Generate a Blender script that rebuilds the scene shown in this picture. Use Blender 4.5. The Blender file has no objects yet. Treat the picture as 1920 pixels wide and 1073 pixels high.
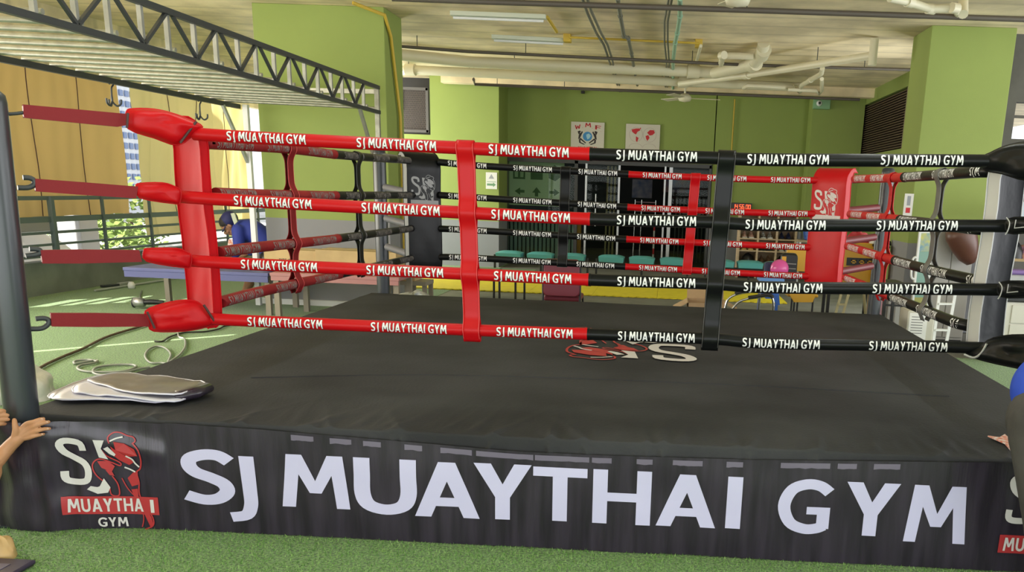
import bpy, math, random
from math import sin, cos, pi, radians, sqrt, atan2
from mathutils import Vector, Matrix, noise
random.seed(7)
scn = bpy.context.scene
COL = scn.collection
# ------------------------------------------------------------------ camera
F, PX, PY = 1689.675, 1183.526, 804.932
YAW, PITCH, ROLL, CH = -0.0301, 0.2581, -0.0388, 1.5846
def cam_axes():
    cy, sy, cp, sp, cr, sr = cos(YAW), sin(YAW), cos(PITCH), sin(PITCH), cos(ROLL), sin(ROLL)
    fwd = Vector((sy*cp, cy*cp, -sp)); right = Vector((cy, -sy, 0)); down = fwd.cross(right)
    return right*cr+down*sr, -right*sr+down*cr, fwd
RT, DN, FW = cam_axes()
CAM = Vector((0, 0, CH))
cd = bpy.data.cameras.new('camera'); cam = bpy.data.objects.new('camera', cd); COL.objects.link(cam)
cd.sensor_fit = 'HORIZONTAL'; cd.sensor_width = 36; cd.lens = F/1920*36
cd.shift_x = (960-PX)/1920; cd.shift_y = (PY-536.5)/1920; cd.clip_end = 300
cam.matrix_world = Matrix(((RT.x, -DN.x, -FW.x, 0), (RT.y, -DN.y, -FW.y, 0), (RT.z, -DN.z, -FW.z, CH), (0, 0, 0, 1)))
scn.camera = cam
def ray(x, y): return RT*((x-PX)/F) + DN*((y-PY)/F) + FW
def aY(x, y, Y):
    d = ray(x, y); return CAM + d*(Y/d.y)
def aX(x, y, X):
    d = ray(x, y); return CAM + d*(X/d.x)
def aZ(x, y, Z=0.0):
    d = ray(x, y); return CAM + d*((Z-CH)/d.z)
def aP(x, y, p, n):
    d = ray(x, y); n = Vector(n); return CAM + d*((Vector(p)-CAM).dot(n)/d.dot(n))
# ------------------------------------------------------------------ view, world, light
scn.view_settings.view_transform = 'Standard'; scn.view_settings.look = 'None'
scn.view_settings.gamma = 1.0; scn.view_settings.use_curve_mapping = False
scn.view_settings.exposure = 0.25
scn.cycles.use_denoising = True
scn.cycles.max_bounces = 8; scn.cycles.diffuse_bounces = 5; scn.cycles.transparent_max_bounces = 12
scn.cycles.sample_clamp_indirect = 6.0
scn.cycles.caustics_reflective = False; scn.cycles.caustics_refractive = False
w = bpy.data.worlds.new('sky'); scn.world = w; w.use_nodes = True
nt = w.node_tree; bg = nt.nodes['Background']
sky = nt.nodes.new('ShaderNodeTexSky'); sky.sky_type = 'HOSEK_WILKIE'; sky.turbidity = 6.0; sky.ground_albedo = 0.5
sky.sun_direction = Vector((-.60, -.66, .46)).normalized()
mix = nt.nodes.new('ShaderNodeMix'); mix.data_type = 'RGBA'; mix.inputs[0].default_value = .75
mix.inputs[7].default_value = (0.92, 0.96, 1.0, 1)
nt.links.new(sky.outputs[0], mix.inputs[6]); nt.links.new(mix.outputs[2], bg.inputs[0]); bg.inputs[1].default_value = 1.5
def lamp(name, kind, loc, direction, energy, color=(1, 1, 1), size=None, angle=None):
    l = bpy.data.lights.new(name, kind); o = bpy.data.objects.new(name, l); COL.objects.link(o)
    l.energy = energy; l.color = color; o.location = loc
    o.rotation_euler = Vector(direction).to_track_quat('-Z', 'Y').to_euler()
    if kind == 'AREA': l.shape = 'RECTANGLE'; l.size, l.size_y = size
    if angle is not None: l.angle = angle
    return o
lamp('sun', 'SUN', (-8, -5, 8), (.655, .715, -.50), 13.0, (1.0, .95, .82), angle=radians(.3))
# added area lamps that stand for daylight from assumed open sides of the hall
lamp('assumed_daylight_rear', 'AREA', (0, -3.4, 1.35), (0, 1, .05), 265, (.94, .97, 1.0), (13, 2.5))  # added lamp for an assumed open side behind the camera
lamp('assumed_daylight_right', 'AREA', (7.4, 6.5, 1.8), (-1, 0.15, .14), 330, (.97, .98, 1.0), (12, 2.6))  # added lamp for an assumed open side right of the view
lamp('added_fill_left_side', 'AREA', (-7.6, 6.2, 1.7), (1, .12, .16), 330, (1.0, .98, .90), (7, 2.2))  # added fill lamp inside the curtains, left of the view
lamp('added_fill_behind_column', 'AREA', (-6.9, 16.7, 1.8), (1, .22, .08), 230, (1.0, .99, .92), (2.6, 2.6))  # added fill lamp standing mid-room, hidden from view by the left column
lamp('added_fill_back_right', 'AREA', (3.66, 13.2, 1.7), (-1, .75, .05), 70, (.97, 1.0, .98), (1.2, 2.4))  # added fill for the dim back right zone, no passage stands there
# added fill lamps over the ring, ahead of the camera but above its view
for lx in (-1.9, 1.3): lamp('added_batten_fill', 'AREA', (lx, 4.0, 3.5), (0, 0, -1), 26, (.97, 1.0, .95), (.12, 4.5))
# ------------------------------------------------------------------ materials
MAT = {}
def mat(name, color, rough=.6, metal=0, spec=.5, bump=0, bscale=50, var=0, vscale=3, emit=None, es=1, trans=0, alpha=1, coat=0, detail=4, col2=None, stretch=None):
    if name in MAT: return MAT[name]
    m = bpy.data.materials.new(name); m.use_nodes = True; n = m.node_tree; p = n.nodes['Principled BSDF']
    c = (*color, 1)
    p.inputs['Base Color'].default_value = c; p.inputs['Roughness'].default_value = rough
    p.inputs['Metallic'].default_value = metal; p.inputs['Specular IOR Level'].default_value = spec
    if coat: p.inputs['Coat Weight'].default_value = coat; p.inputs['Coat Roughness'].default_value = .15
    if trans: p.inputs['Transmission Weight'].default_value = trans
    if alpha < 1: p.inputs['Alpha'].default_value = alpha
    if emit: p.inputs['Emission Color'].default_value = (*emit, 1); p.inputs['Emission Strength'].default_value = es
    tc = n.nodes.new('ShaderNodeTexCoord'); src = tc.outputs['Object']
    if stretch:
        mp = n.nodes.new('ShaderNodeMapping'); mp.inputs['Scale'].default_value = stretch
        n.links.new(src, mp.inputs[0]); src = mp.outputs[0]
    if var or col2:
        t = n.nodes.new('ShaderNodeTexNoise'); t.inputs['Scale'].default_value = vscale; t.inputs['Detail'].default_value = detail
        n.links.new(src, t.inputs['Vector'])
        r = n.nodes.new('ShaderNodeValToRGB'); n.links.new(t.outputs['Fac'], r.inputs[0])
        r.color_ramp.elements[0].position = .35; r.color_ramp.elements[1].position = .65
        if col2: a, b = c, (*col2, 1)
        else: a = tuple(x*(1-var) for x in color)+(1,); b = tuple(min(1, x*(1+var)) for x in color)+(1,)
        r.color_ramp.elements[0].color = a; r.color_ramp.elements[1].color = b
        n.links.new(r.outputs[0], p.inputs['Base Color'])
    if bump:
        t = n.nodes.new('ShaderNodeTexNoise'); t.inputs['Scale'].default_value = bscale; t.inputs['Detail'].default_value = 3
        n.links.new(src, t.inputs['Vector'])
        b = n.nodes.new('ShaderNodeBump'); b.inputs['Strength'].default_value = bump; b.inputs['Distance'].default_value = .01
        n.links.new(t.outputs['Fac'], b.inputs['Height']); n.links.new(b.outputs[0], p.inputs['Normal'])
    MAT[name] = m; return m
# ------------------------------------------------------------------ object helpers
def tag(o, label=None, cat=None, group=None, kind=None):
    if label: o['label'] = label
    if cat: o['category'] = cat
    if group: o['group'] = group
    if kind: o['kind'] = kind
    return o
def empty(name, loc, label=None, cat=None, group=None, rz=0):
    o = bpy.data.objects.new(name, None); COL.objects.link(o); o.location = loc; o.rotation_euler = (0, 0, rz)
    o.empty_display_size = .05
    return tag(o, label, cat, group)
def copy_tree(o, parent=None):
    c = o.copy(); COL.objects.link(c); c.parent = parent
    for ch in o.children: copy_tree(ch, c)
    return c
class G:
    def __init__(s): s.v = []; s.f = []; s.m = []; s.s = []
    def add(s, vs, fs, mi=0, sm=False):
        b = len(s.v); s.v += [tuple(v) for v in vs]
        for f in fs: s.f.append([b+i for i in f]); s.m.append(mi); s.s.append(sm)
        return s
    def box(s, x0, x1, y0, y1, z0, z1, mi=0, M=None):
        vs = [Vector((x, y, z)) for z in (z0, z1) for y in (y0, y1) for x in (x0, x1)]
        if M: vs = [M @ v for v in vs]
        return s.add(vs, [(0, 2, 3, 1), (4, 5, 7, 6), (0, 1, 5, 4), (2, 6, 7, 3), (0, 4, 6, 2), (1, 3, 7, 5)], mi)
    def beam(s, p, q, w, h, mi=0, up=(0, 0, 1)):
        p = Vector(p); q = Vector(q); d = (q-p).normalized(); u = Vector(up)
        if abs(d.dot(u)) > .98: u = Vector((0, 1, 0))
        r = d.cross(u).normalized(); u = r.cross(d)
        vs = [a + r*sx*w/2 + u*sy*h/2 for a in (p, q) for sx, sy in ((-1, -1), (1, -1), (1, 1), (-1, 1))]
        return s.add(vs, [(0, 3, 2, 1), (4, 5, 6, 7), (0, 1, 5, 4), (1, 2, 6, 5), (2, 3, 7, 6), (3, 0, 4, 7)], mi)
    def tube(s, pts, r, n=10, mi=0, caps=True, sm=True, flat=1.0):
        pts = [Vector(p) for p in pts]; k = len(pts); rs = r if isinstance(r, (list, tuple)) else [r]*k
        vs = []; prev = None
        for i, p in enumerate(pts):
            d = (pts[min(i+1, k-1)]-pts[max(i-1, 0)]).normalized()
            if prev is None:
                a = Vector((0, 0, 1)) if abs(d.z) < .9 else Vector((1, 0, 0))
            else: a = prev
            u = (a - d*a.dot(d)).normalized(); prev = u; w_ = d.cross(u)
            for j in range(n):
                t = 2*pi*j/n; vs.append(p + (u*cos(t) + w_*sin(t)*flat)*rs[i])
        fs = [(i*n+j, i*n+(j+1) % n, (i+1)*n+(j+1) % n, (i+1)*n+j) for i in range(k-1) for j in range(n)]
        s.add(vs, fs, mi, sm)
        if caps: s.add(vs[:n], [tuple(range(n))[::-1]], mi); s.add(vs[-n:], [tuple(range(n))], mi)
        return s
    def lathe(s, prof, c=(0, 0, 0), n=20, mi=0, M=None, sm=True):
        vs = []
        for r, z in prof:
            for j in range(n):
                t = 2*pi*j/n; v = Vector((r*cos(t), r*sin(t), z)); vs.append((M @ v if M else v) + Vector(c))
        fs = [(i*n+j, i*n+(j+1) % n, (i+1)*n+(j+1) % n, (i+1)*n+j) for i in range(len(prof)-1) for j in range(n)]
        return s.add(vs, fs, mi, sm)
    def sphere(s, c, r, n=14, mi=0, M=None):
        k = n//2; r = r if isinstance(r, (list, tuple)) else (r, r, r)
        vs = []
        for i in range(k+1):
            a = pi*i/k
            for j in range(n):
                t = 2*pi*j/n; v = Vector((r[0]*sin(a)*cos(t), r[1]*sin(a)*sin(t), r[2]*cos(a))); vs.append((M @ v if M else v)+Vector(c))
        return s.add(vs, [(i*n+j, (i+1)*n+j, (i+1)*n+(j+1) % n, i*n+(j+1) % n) for i in range(k) for j in range(n)], mi, True)
    def prism(s, pts, n, t, mi=0, inset=0):
        """outline pts (3D, coplanar) thickened symmetrically by t along n; a middle ring bulges by inset"""
        pts = [Vector(p) for p in pts]; n = Vector(n).normalized(); k = len(pts); c = sum(pts, Vector())/k
        A = [c+(p-c)*(1-inset)+n*t/2 for p in pts]; B = [c+(p-c)*(1-inset)-n*t/2 for p in pts]
        if not inset:
            s.add(A, [tuple(range(k))], mi); s.add(B, [tuple(range(k))[::-1]], mi)
            s.add(A+B, [(i, k+i, k+(i+1) % k, (i+1) % k) for i in range(k)], mi); return s
        AA = [c+(p-c)*(1-inset*2.4)+n*t*.62 for p in pts]; BB = [c+(p-c)*(1-inset*2.4)-n*t*.62 for p in pts]
        for R_, q in ((AA, 1), (BB, -1)): s.add(R_, [tuple(range(k))[::q]], mi, True)
        rings = AA+A+pts+B+BB
        s.add(rings, [(r*k+i, (r+1)*k+i, (r+1)*k+(i+1) % k, r*k+(i+1) % k) for r in range(4) for i in range(k)], mi, True); return s
    def grid(s, fn, nu, nv, mi=0, sm=True, flip=False):
        vs = [fn(i/nu, j/nv) for j in range(nv+1) for i in range(nu+1)]; k = nu+1
        fs = [(j*k+i, j*k+i+1, (j+1)*k+i+1, (j+1)*k+i) for j in range(nv) for i in range(nu)]
        if flip: fs = [f[::-1] for f in fs]
        return s.add(vs, fs, mi, sm)
    def build(s, name, mats, parent=None, bevel=0, sub=0, world=True, solid=0, seg=2, kind=None):
        me = bpy.data.meshes.new(name)
        me.from_pydata(s.v, [], s.f)
        for m in (mats if isinstance(mats, (list, tuple)) else [mats]): me.materials.append(m)
        me.polygons.foreach_set('material_index', s.m); me.polygons.foreach_set('use_smooth', s.s); me.update()
        o = bpy.data.objects.new(name, me); COL.objects.link(o)
        if parent:
            o.parent = parent
            if world:
                q = parent; off = Vector()
                while q: off += q.location; q = q.parent
                o.location = -off
        if solid:
            md = o.modifiers.new('solid', 'SOLIDIFY'); md.thickness = solid; md.offset = 0
        if bevel:
            md = o.modifiers.new('bevel', 'BEVEL'); md.width = bevel; md.segments = seg; md.limit_method = 'ANGLE'; md.angle_limit = radians(40); md.harden_normals = False
        if sub:
            md = o.modifiers.new('sub', 'SUBSURF'); md.levels = sub; md.render_levels = sub
        if kind: o['kind'] = kind
        return o
def struct(name, g, m, **k):
    o = g.build(name, m, **k); o['kind'] = 'structure'; return o
def spline(pts, k=6, closed=False):
    pts = [Vector(p) for p in pts]; n = len(pts); out = []
    for i in range(n if closed else n-1):
        if closed: p0, p1, p2, p3 = pts[i-1], pts[i], pts[(i+1) % n], pts[(i+2) % n]
        else: p0, p1, p2, p3 = pts[max(i-1, 0)], pts[i], pts[i+1], pts[min(i+2, n-1)]
        for j in range(k):
            t = j/k; out.append(.5*((2*p1)+(p2-p0)*t+(2*p0-5*p1+4*p2-p3)*t*t+(3*p1-p0-3*p2+p3)*t**3))
    if not closed: out.append(pts[-1])
    return out
# ------------------------------------------------------------------ lettering (strokes made of small quads in cap-height units)
def ribbon(pts, w_, k=5, closed=False, raw=False):
    P = [Vector((a, b, 0)) for a, b in pts]
    if not raw: P = spline(P, k, closed)
    if closed: P.append(P[0])
    L = []; R_ = []; n = len(P)
    for i, p in enumerate(P):
        if closed and i in (0, n-1): d = P[1]-P[n-2]
        else: d = P[min(i+1, n-1)]-P[max(i-1, 0)]
        d = d.normalized() if d.length > 1e-9 else Vector((1, 0, 0))
        q = Vector((-d.y, d.x, 0))*w_/2; L.append(p+q); R_.append(p-q)
    return [[(L[i].x, L[i].y), (R_[i].x, R_[i].y), (R_[i+1].x, R_[i+1].y), (L[i+1].x, L[i+1].y)] for i in range(n-1)]
def trap(y0, a0, b0, y1, a1, b1, n=4):
    o = []
    for i in range(n):
        s, t = i/n, (i+1)/n; l = lambda p, q, r: p+(q-p)*r
        ya, yb = l(y0, y1, s), l(y0, y1, t)
        o.append([(l(a0, a1, s), ya), (l(b0, b1, s), ya), (l(b0, b1, t), yb), (l(a0, a1, t), yb)])
    return o
def glyph(c):
    if c == 'S': return ribbon([(.60, .80), (.47, .90), (.30, .905), (.14, .83), (.12, .70), (.20, .58), (.38, .49), (.52, .39), (.55, .25), (.44, .12), (.26, .085), (.06, .16)], .185), .66
    if c == 'J': return trap(.25, .20, .38, 1, .17, .36) + ribbon([(.29, .27), (.285, .08), (.22, -.10), (.02, -.16)], .18), .40
    if c == 'M': return (trap(0, .0, .18, 1, .08, .27) + trap(.28, .38, .54, 1, .08, .29, 3) + trap(.28, .38, .54, 1, .63, .84, 3) + trap(0, .74, .92, 1, .65, .84)), .92
    if c == 'U': return ribbon([(.10, 1), (.10, .7), (.10, .36), (.17, .16), (.36, .085), (.55, .16), (.62, .36), (.62, .7), (.62, 1)], .185), .72
    if c == 'A': return trap(0, 0, .19, 1, .28, .48) + trap(0, .57, .76, 1, .28, .48) + trap(.2, .15, .6, .36, .18, .58, 2), .76
    if c == 'Y': return trap(.4, .26, .44, 1, 0, .21) + trap(.4, .26, .44, 1, .49, .70) + trap(0, .26, .44, .42, .26, .44, 3), .70
    if c == 'T': return trap(.83, 0, .66, 1, 0, .66, 2) + trap(0, .24, .42, .83, .24, .42), .66
    if c == 'H': return trap(0, 0, .18, 1, 0, .18) + trap(0, .54, .72, 1, .54, .72) + trap(.42, .18, .54, .58, .18, .54, 2), .72
    if c == 'I': return trap(0, 0, .18, 1, 0, .18), .18
    if c == 'G': return ribbon([(.76, .78), (.62, .89), (.42, .915), (.20, .80), (.10, .50), (.20, .20), (.42, .085), (.60, .10), (.71, .16)], .185) + trap(.10, .60, .79, .50, .60, .79, 2) + trap(.36, .44, .79, .50, .44, .79, 1), .80
    if c == 'W': return trap(0, .16, .34, 1, 0, .18) + trap(0, .16, .34, .8, .38, .52) + trap(0, .56, .74, .8, .38, .52) + trap(0, .56, .74, 1, .72, .90), .90
    if c == 'F': return trap(0, 0, .18, 1, 0, .18) + trap(.84, 0, .56, 1, 0, .56, 1) + trap(.42, 0, .5, .57, 0, .5, 1), .56
    if c == 'E': return trap(0, 0, .18, 1, 0, .18) + trap(.84, 0, .56, 1, 0, .56, 1) + trap(.42, 0, .5, .57, 0, .5, 1) + trap(0, 0, .56, .16, 0, .56, 1), .56
    if c == 'R': return trap(0, 0, .18, 1, 0, .18) + ribbon([(.1, .91), (.38, .9), (.5, .72), (.38, .52), (.1, .5)], .17) + trap(0, .44, .64, .5, .22, .42), .64
    if c == 'C': return ribbon([(.66, .78), (.42, .915), (.18, .80), (.10, .50), (.18, .20), (.42, .085), (.66, .2)], .185), .7
    if c == '.': return trap(0, 0, .2, .2, 0, .2, 1), .2
    if c in '0123456789:':
        if c == ':': return trap(.2, .1, .2, .32, .1, .2, 1)+trap(.65, .1, .2, .77, .1, .2, 1), .3
        seg = {'0': 'abcdef', '1': 'bc', '4': 'fgbc', '5': 'afgcd', '6': 'afgedc'}[c]
        S = dict(a=trap(.88, .05, .55, 1, .05, .55, 1), d=trap(0, .05, .55, .12, .05, .55, 1), g=trap(.44, .05, .55, .56, .05, .55, 1),
                 f=trap(.5, 0, .12, 1, 0, .12, 1), b=trap(.5, .48, .6, 1, .48, .6, 1), e=trap(0, 0, .12, .5, 0, .12, 1), c=trap(0, .48, .6, .5, .48, .6, 1))
        return sum((S[q] for q in seg), []), .6
    return [], .36
def text_quads(txt, gap=.11):
    out = []; x = 0
    for c in txt:
        if c == ' ': x += .34; continue
        q, wd = glyph(c)
        out += [[(a+x, b) for a, b in quad] for quad in q]; x += wd+gap
    return out, x-gap
def put_text(g, txt, fn, width, height, mi, gap=.11, shift=(0, 0)):
    """fn(u, v) -> 3D point, u along the line in metres, v up in metres"""
    q, tw = text_quads(txt, gap); sx = width/tw
    for quad in q: g.add([fn(a*sx+shift[0], b*height+shift[1]) for a, b in quad], [(0, 1, 2, 3)], mi)
# fighter crest, in units where its red bar is 1 wide; v = 0 at the foot
def crest_shapes():
    c = lambda pts: [((x-200)/825, (1010-y)/825) for x, y in pts]
    W_, R_ = [], []
    W_ += ribbon(c([(425, 235), (415, 165), (345, 138), (275, 140), (248, 180), (275, 250), (340, 300), (420, 350), (450, 420), (440, 500), (400, 530), (290, 530), (248, 500), (248, 430)]), .07, 3)
    polyW = [c([(525, 130), (615, 135), (580, 215), (625, 320), (550, 300)]), c([(570, 500), (615, 590), (560, 600), (530, 575)]), c([(615, 590), (590, 640), (500, 650), (505, 585), (545, 570)]), c([(505, 650), (420, 605), (455, 572), (515, 585)]),
             c([(600, 215), (640, 195), (695, 270), (680, 290), (640, 265)])]
    W_ += ribbon(c([(660, 145), (710, 120), (770, 105)]), .016, 3) + ribbon(c([(780, 285), (835, 315), (855, 350), (890, 388)]), .018, 3) + ribbon(c([(755, 395), (800, 412), (848, 437)]), .018, 3)
    R_ += ribbon(c([(655, 165), (645, 110), (690, 68), (745, 66), (805, 92), (860, 105), (880, 140), (850, 165)]), .014, 4)
    R_ += ribbon(c([(860, 165), (905, 225), (915, 320), (895, 405), (860, 440), (870, 540), (860, 650), (900, 760), (960, 880), (955, 960), (880, 1000)]), .016, 4)
    R_ += ribbon(c([(580, 225), (620, 290), (720, 350), (715, 380), (650, 350), (560, 315), (505, 340), (488, 400), (520, 480), (600, 570), (615, 660), (680, 665), (680, 560), (640, 480)]), .014, 4)
    R_ += ribbon(c([(720, 500), (760, 600), (830, 700), (870, 800), (875, 900), (850, 980)]), .012, 4)
    polyR = [c([(690, 150), (780, 165), (870, 215), (890, 280), (800, 290), (700, 230)]), c([(660, 190), (700, 230), (790, 290), (720, 330), (680, 290)]), c([(720, 330), (790, 290), (850, 340), (800, 372)]),
             c([(530, 335), (620, 335), (672, 385), (640, 440), (560, 400)]), c([(590, 420), (640, 430), (660, 480), (620, 470)]), c([(770, 500), (830, 440), (870, 430), (860, 560), (800, 580)]),
             c([(790, 610), (850, 600), (850, 680), (900, 760), (850, 780), (810, 680)]), c([(860, 780), (900, 770), (950, 880), (960, 960), (930, 980), (905, 900)])]
    return W_ + [p for p in polyW], R_ + polyR
def put_crest(g, fn, size, mw, mr, bar=True):
    W_, R_ = crest_shapes()
    for sh, m, lift in ((R_, mr, 0), (W_, mw, 1)):
        for q in sh: g.add([fn(a*size, b*size, lift) for a, b in q], [tuple(range(len(q)))], m)
    if bar:
        q = [(0, .20), (1, .19), (1, .405), (0, .41)]
        for i in range(16):
            for j in range(4):
                L = lambda s, t: fn(s*size, (.20+.21*t-.012*s)*size, -1)
                g.add([L(i/16, j/4), L((i+1)/16, j/4), L((i+1)/16, (j+1)/4), L(i/16, (j+1)/4)], [(0, 1, 2, 3)], mr)
        put_text(g, 'MUAYTHA', lambda u, v: fn(u+.05*size, v+.225*size, 2), .78*size, .155*size, mw)
        put_text(g, 'I', lambda u, v: fn(u+.91*size, v+.215*size, 2), .04*size, .155*size, mw)
        put_text(g, 'GYM', lambda u, v: fn(u+.335*size, v+.045*size, 2), .31*size, .11*size, mw)
# ================================================================== THE SETTING
GW = (.262, .335, .086)
def wall_paint(name, green, grey, split):
    m = mat(name, green, rough=.75, bump=.08, bscale=120)
    n = m.node_tree; p = n.nodes['Principled BSDF']
    g = n.nodes.new('ShaderNodeNewGeometry'); s = n.nodes.new('ShaderNodeSeparateXYZ'); c = n.nodes.new('ShaderNodeMath'); c.operation = 'GREATER_THAN'; c.inputs[1].default_value = split
    n.links.new(g.outputs['Position'], s.inputs[0]); n.links.new(s.outputs['Z'], c.inputs[0])
    t = n.nodes.new('ShaderNodeTexNoise'); t.inputs['Scale'].default_value = 1.2; t.inputs['Detail'].default_value = 5
    n.links.new(g.outputs['Position'], t.inputs['Vector'])
    a = n.nodes.new('ShaderNodeMix'); a.data_type = 'RGBA'; a.inputs[6].default_value = tuple(x*.9 for x in green)+(1,); a.inputs[7].default_value = tuple(x*1.1 for x in green)+(1,)
    n.links.new(t.outputs['Fac'], a.inputs[0])
    b = n.nodes.new('ShaderNodeMix'); b.data_type = 'RGBA'; b.inputs[6].default_value = (*grey, 1)
    n.links.new(c.outputs[0], b.inputs[0]); n.links.new(a.outputs[2], b.inputs[7]); n.links.new(b.outputs[2], p.inputs['Base Color'])
    return m
M_wall = wall_paint('green_wall_paint', GW, (.24, .25, .27), .90)
M_col = wall_paint('green_column_paint', GW, (.24, .245, .26), 1.09)
M_green = mat('green_paint', GW, .7)
M_conc = mat('raw_concrete', (.80, .68, .46), .85, bump=.5, bscale=14, var=.22, vscale=1.5, detail=8)
# formwork board lines on the ceiling
def boards(m, sc=2.6):
    n = m.node_tree; p = n.nodes['Principled BSDF']; g = n.nodes.new('ShaderNodeNewGeometry')
    wv = n.nodes.new('ShaderNodeTexWave'); wv.bands_direction = 'Y'; wv.inputs['Scale'].default_value = sc; wv.inputs['Distortion'].default_value = .6; wv.inputs['Detail'].default_value = 2
    n.links.new(g.outputs['Position'], wv.inputs['Vector'])
    r = n.nodes.new('ShaderNodeValToRGB'); r.color_ramp.elements[0].position = 0; r.color_ramp.elements[0].color = (.84, .84, .84, 1); r.color_ramp.elements[1].position = .12
    n.links.new(wv.outputs['Fac'], r.inputs[0])
    src = p.inputs['Base Color'].links[0].from_socket
    mx = n.nodes.new('ShaderNodeMix'); mx.data_type = 'RGBA'; mx.blend_type = 'MULTIPLY'; mx.inputs[0].default_value = 1
    n.links.new(src, mx.inputs[6]); n.links.new(r.outputs[0], mx.inputs[7]); n.links.new(mx.outputs[2], p.inputs['Base Color'])
boards(M_conc, .55)
M_turf = mat('artificial_turf', (.022, .075, .012), .9, bump=1.0, bscale=120, col2=(.20, .40, .10), vscale=80, detail=3)
M_turf.node_tree.nodes['Principled BSDF'].inputs['Sheen Weight'].default_value = .3
M_floor = mat('grey_floor', (.17, .17, .15), .6, var=.15, vscale=3, bump=.1, bscale=40)
M_lowwall = mat('parapet_render', (.20, .22, .20), .85, bump=.3, bscale=20, var=.15, vscale=2)
M_white = mat('white_paint', (.75, .76, .76), .5)
M_steel = mat('galvanised_steel', (.46, .47, .46), .42, metal=.75, var=.12, vscale=9)
M_dsteel = mat('dark_painted_steel', (.045, .05, .055), .45, metal=.2)
M_black = mat('black_plastic', (.015, .015, .017), .45)
CZ = 3.6
def S_box(name, *a, m=None, **k): return struct(name, G().box(*a), m, **k)
g = G(); g.box(-8, 8, -4, 9.6, -.06, 0); g.box(-8, -3.3, 9.6, 20, -.06, 0); struct('floor', g, M_turf)
S_box('floor', -3.3, 8, 9.6, 26, -.08, -.004, m=M_floor)
S_box('ceiling', -9.0, 9.0, -4, 26, CZ, CZ+.2, m=M_conc)
S_box('wall_left', -8.15, -8.0, -4, 20, 0, .42, m=M_lowwall)
S_box('wall_left', -8.15, -8.0, -4, 20, 2.86, CZ, m=M_conc)  # beam added over the curtains to keep the sun out
# rear wall with its recess, door opening and the piers
g = G(); g.box(-3.42, 0.9, 19.3, 19.5, 2.17, CZ); g.box(.88, 3.9, 19.3, 19.5, 0, CZ); g.box(-3.55, -3.42, 19.3, 19.5, 0, CZ)
g.box(-5.9, -3.35, 18.3, 19.5, 0, 2.5); g.box(-4.69, -3.35, 18.3, 19.5, 2.5, CZ)
g.box(2.74, 3.75, 18.75, 19.4, 0, CZ)
struct('wall_back', g, M_wall)
g = G(); g.box(-4.4, 3.75, 18.0, 18.25, 3.44, CZ); struct('trim_1', g, M_conc)
g = G(); g.box(3.75, 3.95, 12.1, 19.3, 0, 2.42); g.box(3.75, 3.95, 12.1, 19.3, 3.38, CZ); struct('wall_right', g, M_green)
# column faces
def column(name, x0, x1, y0, y1): return struct(name, G().box(x0, x1, y0, y1, 0, CZ), M_col, bevel=.008)
column('wall_column_left', -5.1, -3.5, 11.56, 12.3)
column('wall_column_right', 3.0, 3.99, 11.56, 12.4)
S_box('baseboard_left', -5.2, -3.49, 11.50, 11.56, 0, .07, m=M_white)
# brown louvre screen in the right wall
M_brown = mat('brown_louvre', (.055, .035, .022), .6)
t = empty('louvre_screen', (3.8, 15.7, 2.42), 'dark brown slatted louvre screen high in the right side wall', 'louvre')
g = G(); g.box(3.86, 3.9, 12.4, 19.28, 2.42, 3.38); g.build('backing', M_brown, t)
g = G()
for i in range(22): z = 2.45+i*.042; g.box(3.78, 3.84, 15.6, 19.28, z, z+.016)
g.build('slats', mat('brown_slat', (.10, .065, .042), .55), t)
for ya, yb in ((15.5, 15.58), (12.4, 12.5), (19.2, 19.28)): G().box(3.76, 3.85, ya, yb, 2.42, 3.38).build('mullion', mat('mullion', (.18, .14, .10), .5), t)
# vent mesh above the left pier
t = empty('vent_grille', (-5.1, 18.3, 2.55), 'dark expanded metal mesh vent with grey frame high beside the green pier', 'vent')
g = G(); g.box(-5.5, -4.72, 18.9, 18.95, 2.52, CZ); g.build('backing', M_black, t)
g = G()
for a, b in (((-5.48, 2.56), (-4.73, 2.56)), ((-5.48, 3.34), (-4.73, 3.34)), ((-4.75, 2.54), (-4.75, 3.36)), ((-5.25, 2.95), (-5.25, 3.36)), ((-5.48, 2.95), (-5.25, 2.95))):
    g.beam((a[0], 18.33, a[1]), (b[0], 18.33, b[1]), .05, .05)
g.build('frame', mat('vent_frame', (.10, .095, .095), .7), t)
g = G()
for i in range(26):
    x = -5.5+i*.032
    for s in (1, -1):
        x0, x1 = (x, x+.76*.42) if s > 0 else (x+.76*.42, x)
        pts = [(x0, 2.58), (x1, 3.33)]
        if max(x0, x1) > -4.77: 
            k = (-4.77-min(x0, x1))/(max(x0, x1)-min(x0, x1)); k = max(0, min(1, k))
            z1 = 2.58+.75*k if s > 0 else 3.33-.75*k
            pts = [(x0, 2.58), (-4.77, z1)] if s > 0 else [(-4.77, z1), (x1, 3.33)]
            if x > -4.78: continue
        g.beam((pts[0][0], 18.34, pts[0][1]), (pts[1][0], 18.34, pts[1][1]), .006, .007)
g.build('mesh', mat('vent_mesh', (.11, .085, .075), .7), t)
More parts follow.
